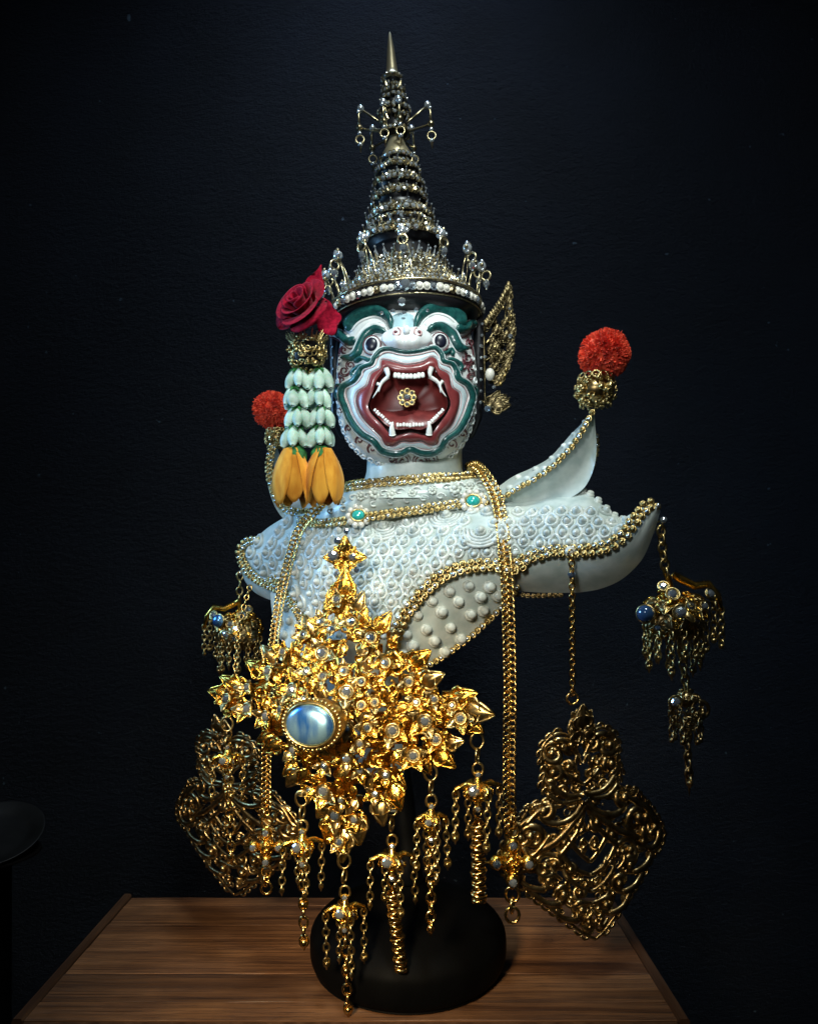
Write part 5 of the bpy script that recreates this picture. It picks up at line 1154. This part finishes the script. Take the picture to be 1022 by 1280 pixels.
piece(GEMG, 'gem', Q(714, 718, 142), FRONT, 9, [o for o in bpy.data.objects if o.name == 'filigree_plaque'][0])

# ================================================================== shoulder tassels with fringes
def shoulder_tassel(label, hook, c, d, s, gemp, tail, mirror=1):
    t = thing('shoulder_tassel', label, 'tassel', Q(c[0], tail if tail else c[1] + 60 * s, d), 'jewelled tassels on the shoulder tips')
    C_ = Q(c[0], c[1], d); X = lambda x, y, z=0: C_ + Vector((x * s * mirror, -z * s, y * s))
    mb = MB(); curls(mb, C_, (30 * s, 26 * s, 24 * s), 150, 11 * s, 1.5 * s, shell=(.7, 1.05)); mb.add(ball(C_, (22 * s, 20 * s, 17 * s), 12, 8))
    mb.add(tube([X(0, 40), X(6, 36), X(22, 28), X(36, 30), X(46, 18), X(50, 2)], [3.5 * s, 4.5 * s, 4.2 * s, 4.5 * s, 3.8 * s, 2 * s], 7)); body = mb.build('canopy', M['gold'], t)
    for i in range(46):
        a = random.uniform(0, 6.28); f = random.uniform(-.9, .9); q = math.sqrt(1 - f * f); n = Vector((q * math.cos(a), -abs(q * math.sin(a)), f)); p = C_ + Vector((n.x * 27 * s, n.y * 24 * s, n.z * 21 * s))
        piece(random.choice([LEAF, LEAFP, LEAFO]), 'leaf', p, spin(frame(n), random.uniform(2.2, 4.0)), random.uniform(14, 20) * s, t)
    for x, y, z, sz in [(-2, 2, 26, 13), (-8, 20, 20, 11), (8, 8, 25, 9), (14, -6, 24, 10), (2, -12, 24, 8), (26, 8, 16, 9), (-14, 28, 10, 9), (34, 20, 12, 10), (-22, -14, 18, 7)]:
        gem(t, X(x, y, z), frame(Vector((x * .02 * mirror, -1, y * .02 + .1))), sz * s, GEM if sz > 8 else GEMG)
    gp = Q(*gemp); ax = frame(Vector((-.6, -1, .05)))
    g = MB().add(ball(gp, (8.8 * s, 8.8 * s, 7.5 * s), 20, 12, ax)).build('dark_blue_stone', M['cab_dark'] if mirror > 0 else M['cab'], t); MB().add(ring(gp - ax[2] * 1.5, 8.9 * s, 1.2 * s, ax, 24, 6)).build('bezel', M['gold_pale'], g)
    for i in range(13):
        a = i * .4833; e = C_ + Vector((28 * s * math.cos(a), 24 * s * math.sin(a), -14 * s)); ln = random.uniform(26, 46) * s; mb = MB()
        chain_links(mb, [e, e - Vector((0, 0, ln))], 9 * s, 6.4 * s, 1.1 * s); mb.add(ball(e - Vector((0, 0, ln + 2)), 2.8 * s, 7, 5)); mb.add(tube([e - Vector((0, 0, ln)), e - Vector((0, 0, ln + 9 * s))], [2.4 * s, .4], 6)); mb.build('fringe', M['gold_pale'], t)
    for x, y0, ln in ((50, 2, 34), (42, 14, 40), (34, 8, 44)):
        mb = MB(); chain_links(mb, [X(x, y0), X(x, y0 - ln)], 9 * s, 6.4 * s, 1.2 * s); mb.add(ball(X(x, y0 - ln - 3), 3 * s, 7, 5)); mb.build('fringe', M['gold_pale'], t)
    hp = Q(*hook[0]); MB().add(ball(hp, 3.8 * s, 10, 8)).build('pin', M['stone'], t); MB().add(tube([hp, Q(*hook[1])], .9, 6)).build('pin_wire', M['gold_pale'], t)
    P = qcurve(hook[2], 20); mb = MB(); chain_links(mb, P, 12 * s, 8.5 * s, 1.5 * s); mb.add(tube([hp, P[0]], .8, 5)); mb.add(tube([P[-1], X(0, 20)], 3 * s, 6)); mb.build('hanging_chain', M['gold_pale'], t)
    if tail:
        c2 = Q(c[0] + 16, c[1] + 122, d); mb = MB(); chain_links(mb, [X(6, -22), c2 + Vector((0, 0, 24))], 11, 8, 1.4); mb.build('middle_chain', M['gold_pale'], t)
        mb = MB(); mb.add(ball(c2 + Vector((0, 0, 12)), (10, 9, 9), 10, 6)); curls(mb, c2, (18, 15, 22), 60, 9, 1.2); mb.add(ring(c2 + Vector((12, -6, 2)), 9, 1.9, FRONT, 16, 6)); mb.build('lower_cluster', M['gold_old'], t)
        gem(t, c2 + Vector((-14, -8, 10)), FRONT, 11, GEM)
        for i in range(6):
            a = i * 1.047; e = c2 + Vector((15 * math.cos(a), 12 * math.sin(a), -4)); mb = MB(); chain_links(mb, [e, e - Vector((0, 0, 24))], 9, 6.4, 1.1); mb.add(ball(e - Vector((0, 0, 27)), 3, 7, 5)); mb.build('fringe', M['gold_old'], t)
        e = Q(c[0] + 20, tail, d); mb = MB(); chain_links(mb, [c2 - Vector((0, 0, 12)), e + Vector((0, 0, 16))], 11, 8, 1.5)
        for f in (.3, .55, .8, 1.0): mb.add(ball((c2 - Vector((0, 0, 12))).lerp(e + Vector((0, 0, 14)), f), 3.6, 7, 5))
        mb.add(tube([e + Vector((0, 0, 14)), e], [2, .3], 5)); mb.build('tail_chain', M['gold_old'], t)
shoulder_tassel('gold fringed tassel with a dark blue stone hanging from the near shoulder tip', ((829, 650, 158), (814, 655, 152), [(826, 664, 156), (828, 690, 154), (832, 716, 152)]), (841, 766), 150, 1.0, (806, 767, 168), 996)
shoulder_tassel('smaller gold fringed tassel with a pale blue stone under the far shoulder', ((300, 716, -92), (306, 708, -84), [(300, 720, -90), (300, 732, -90), (299, 748, -90)]), (300, 786), -90, .98, (273, 776, -68), None, -1)
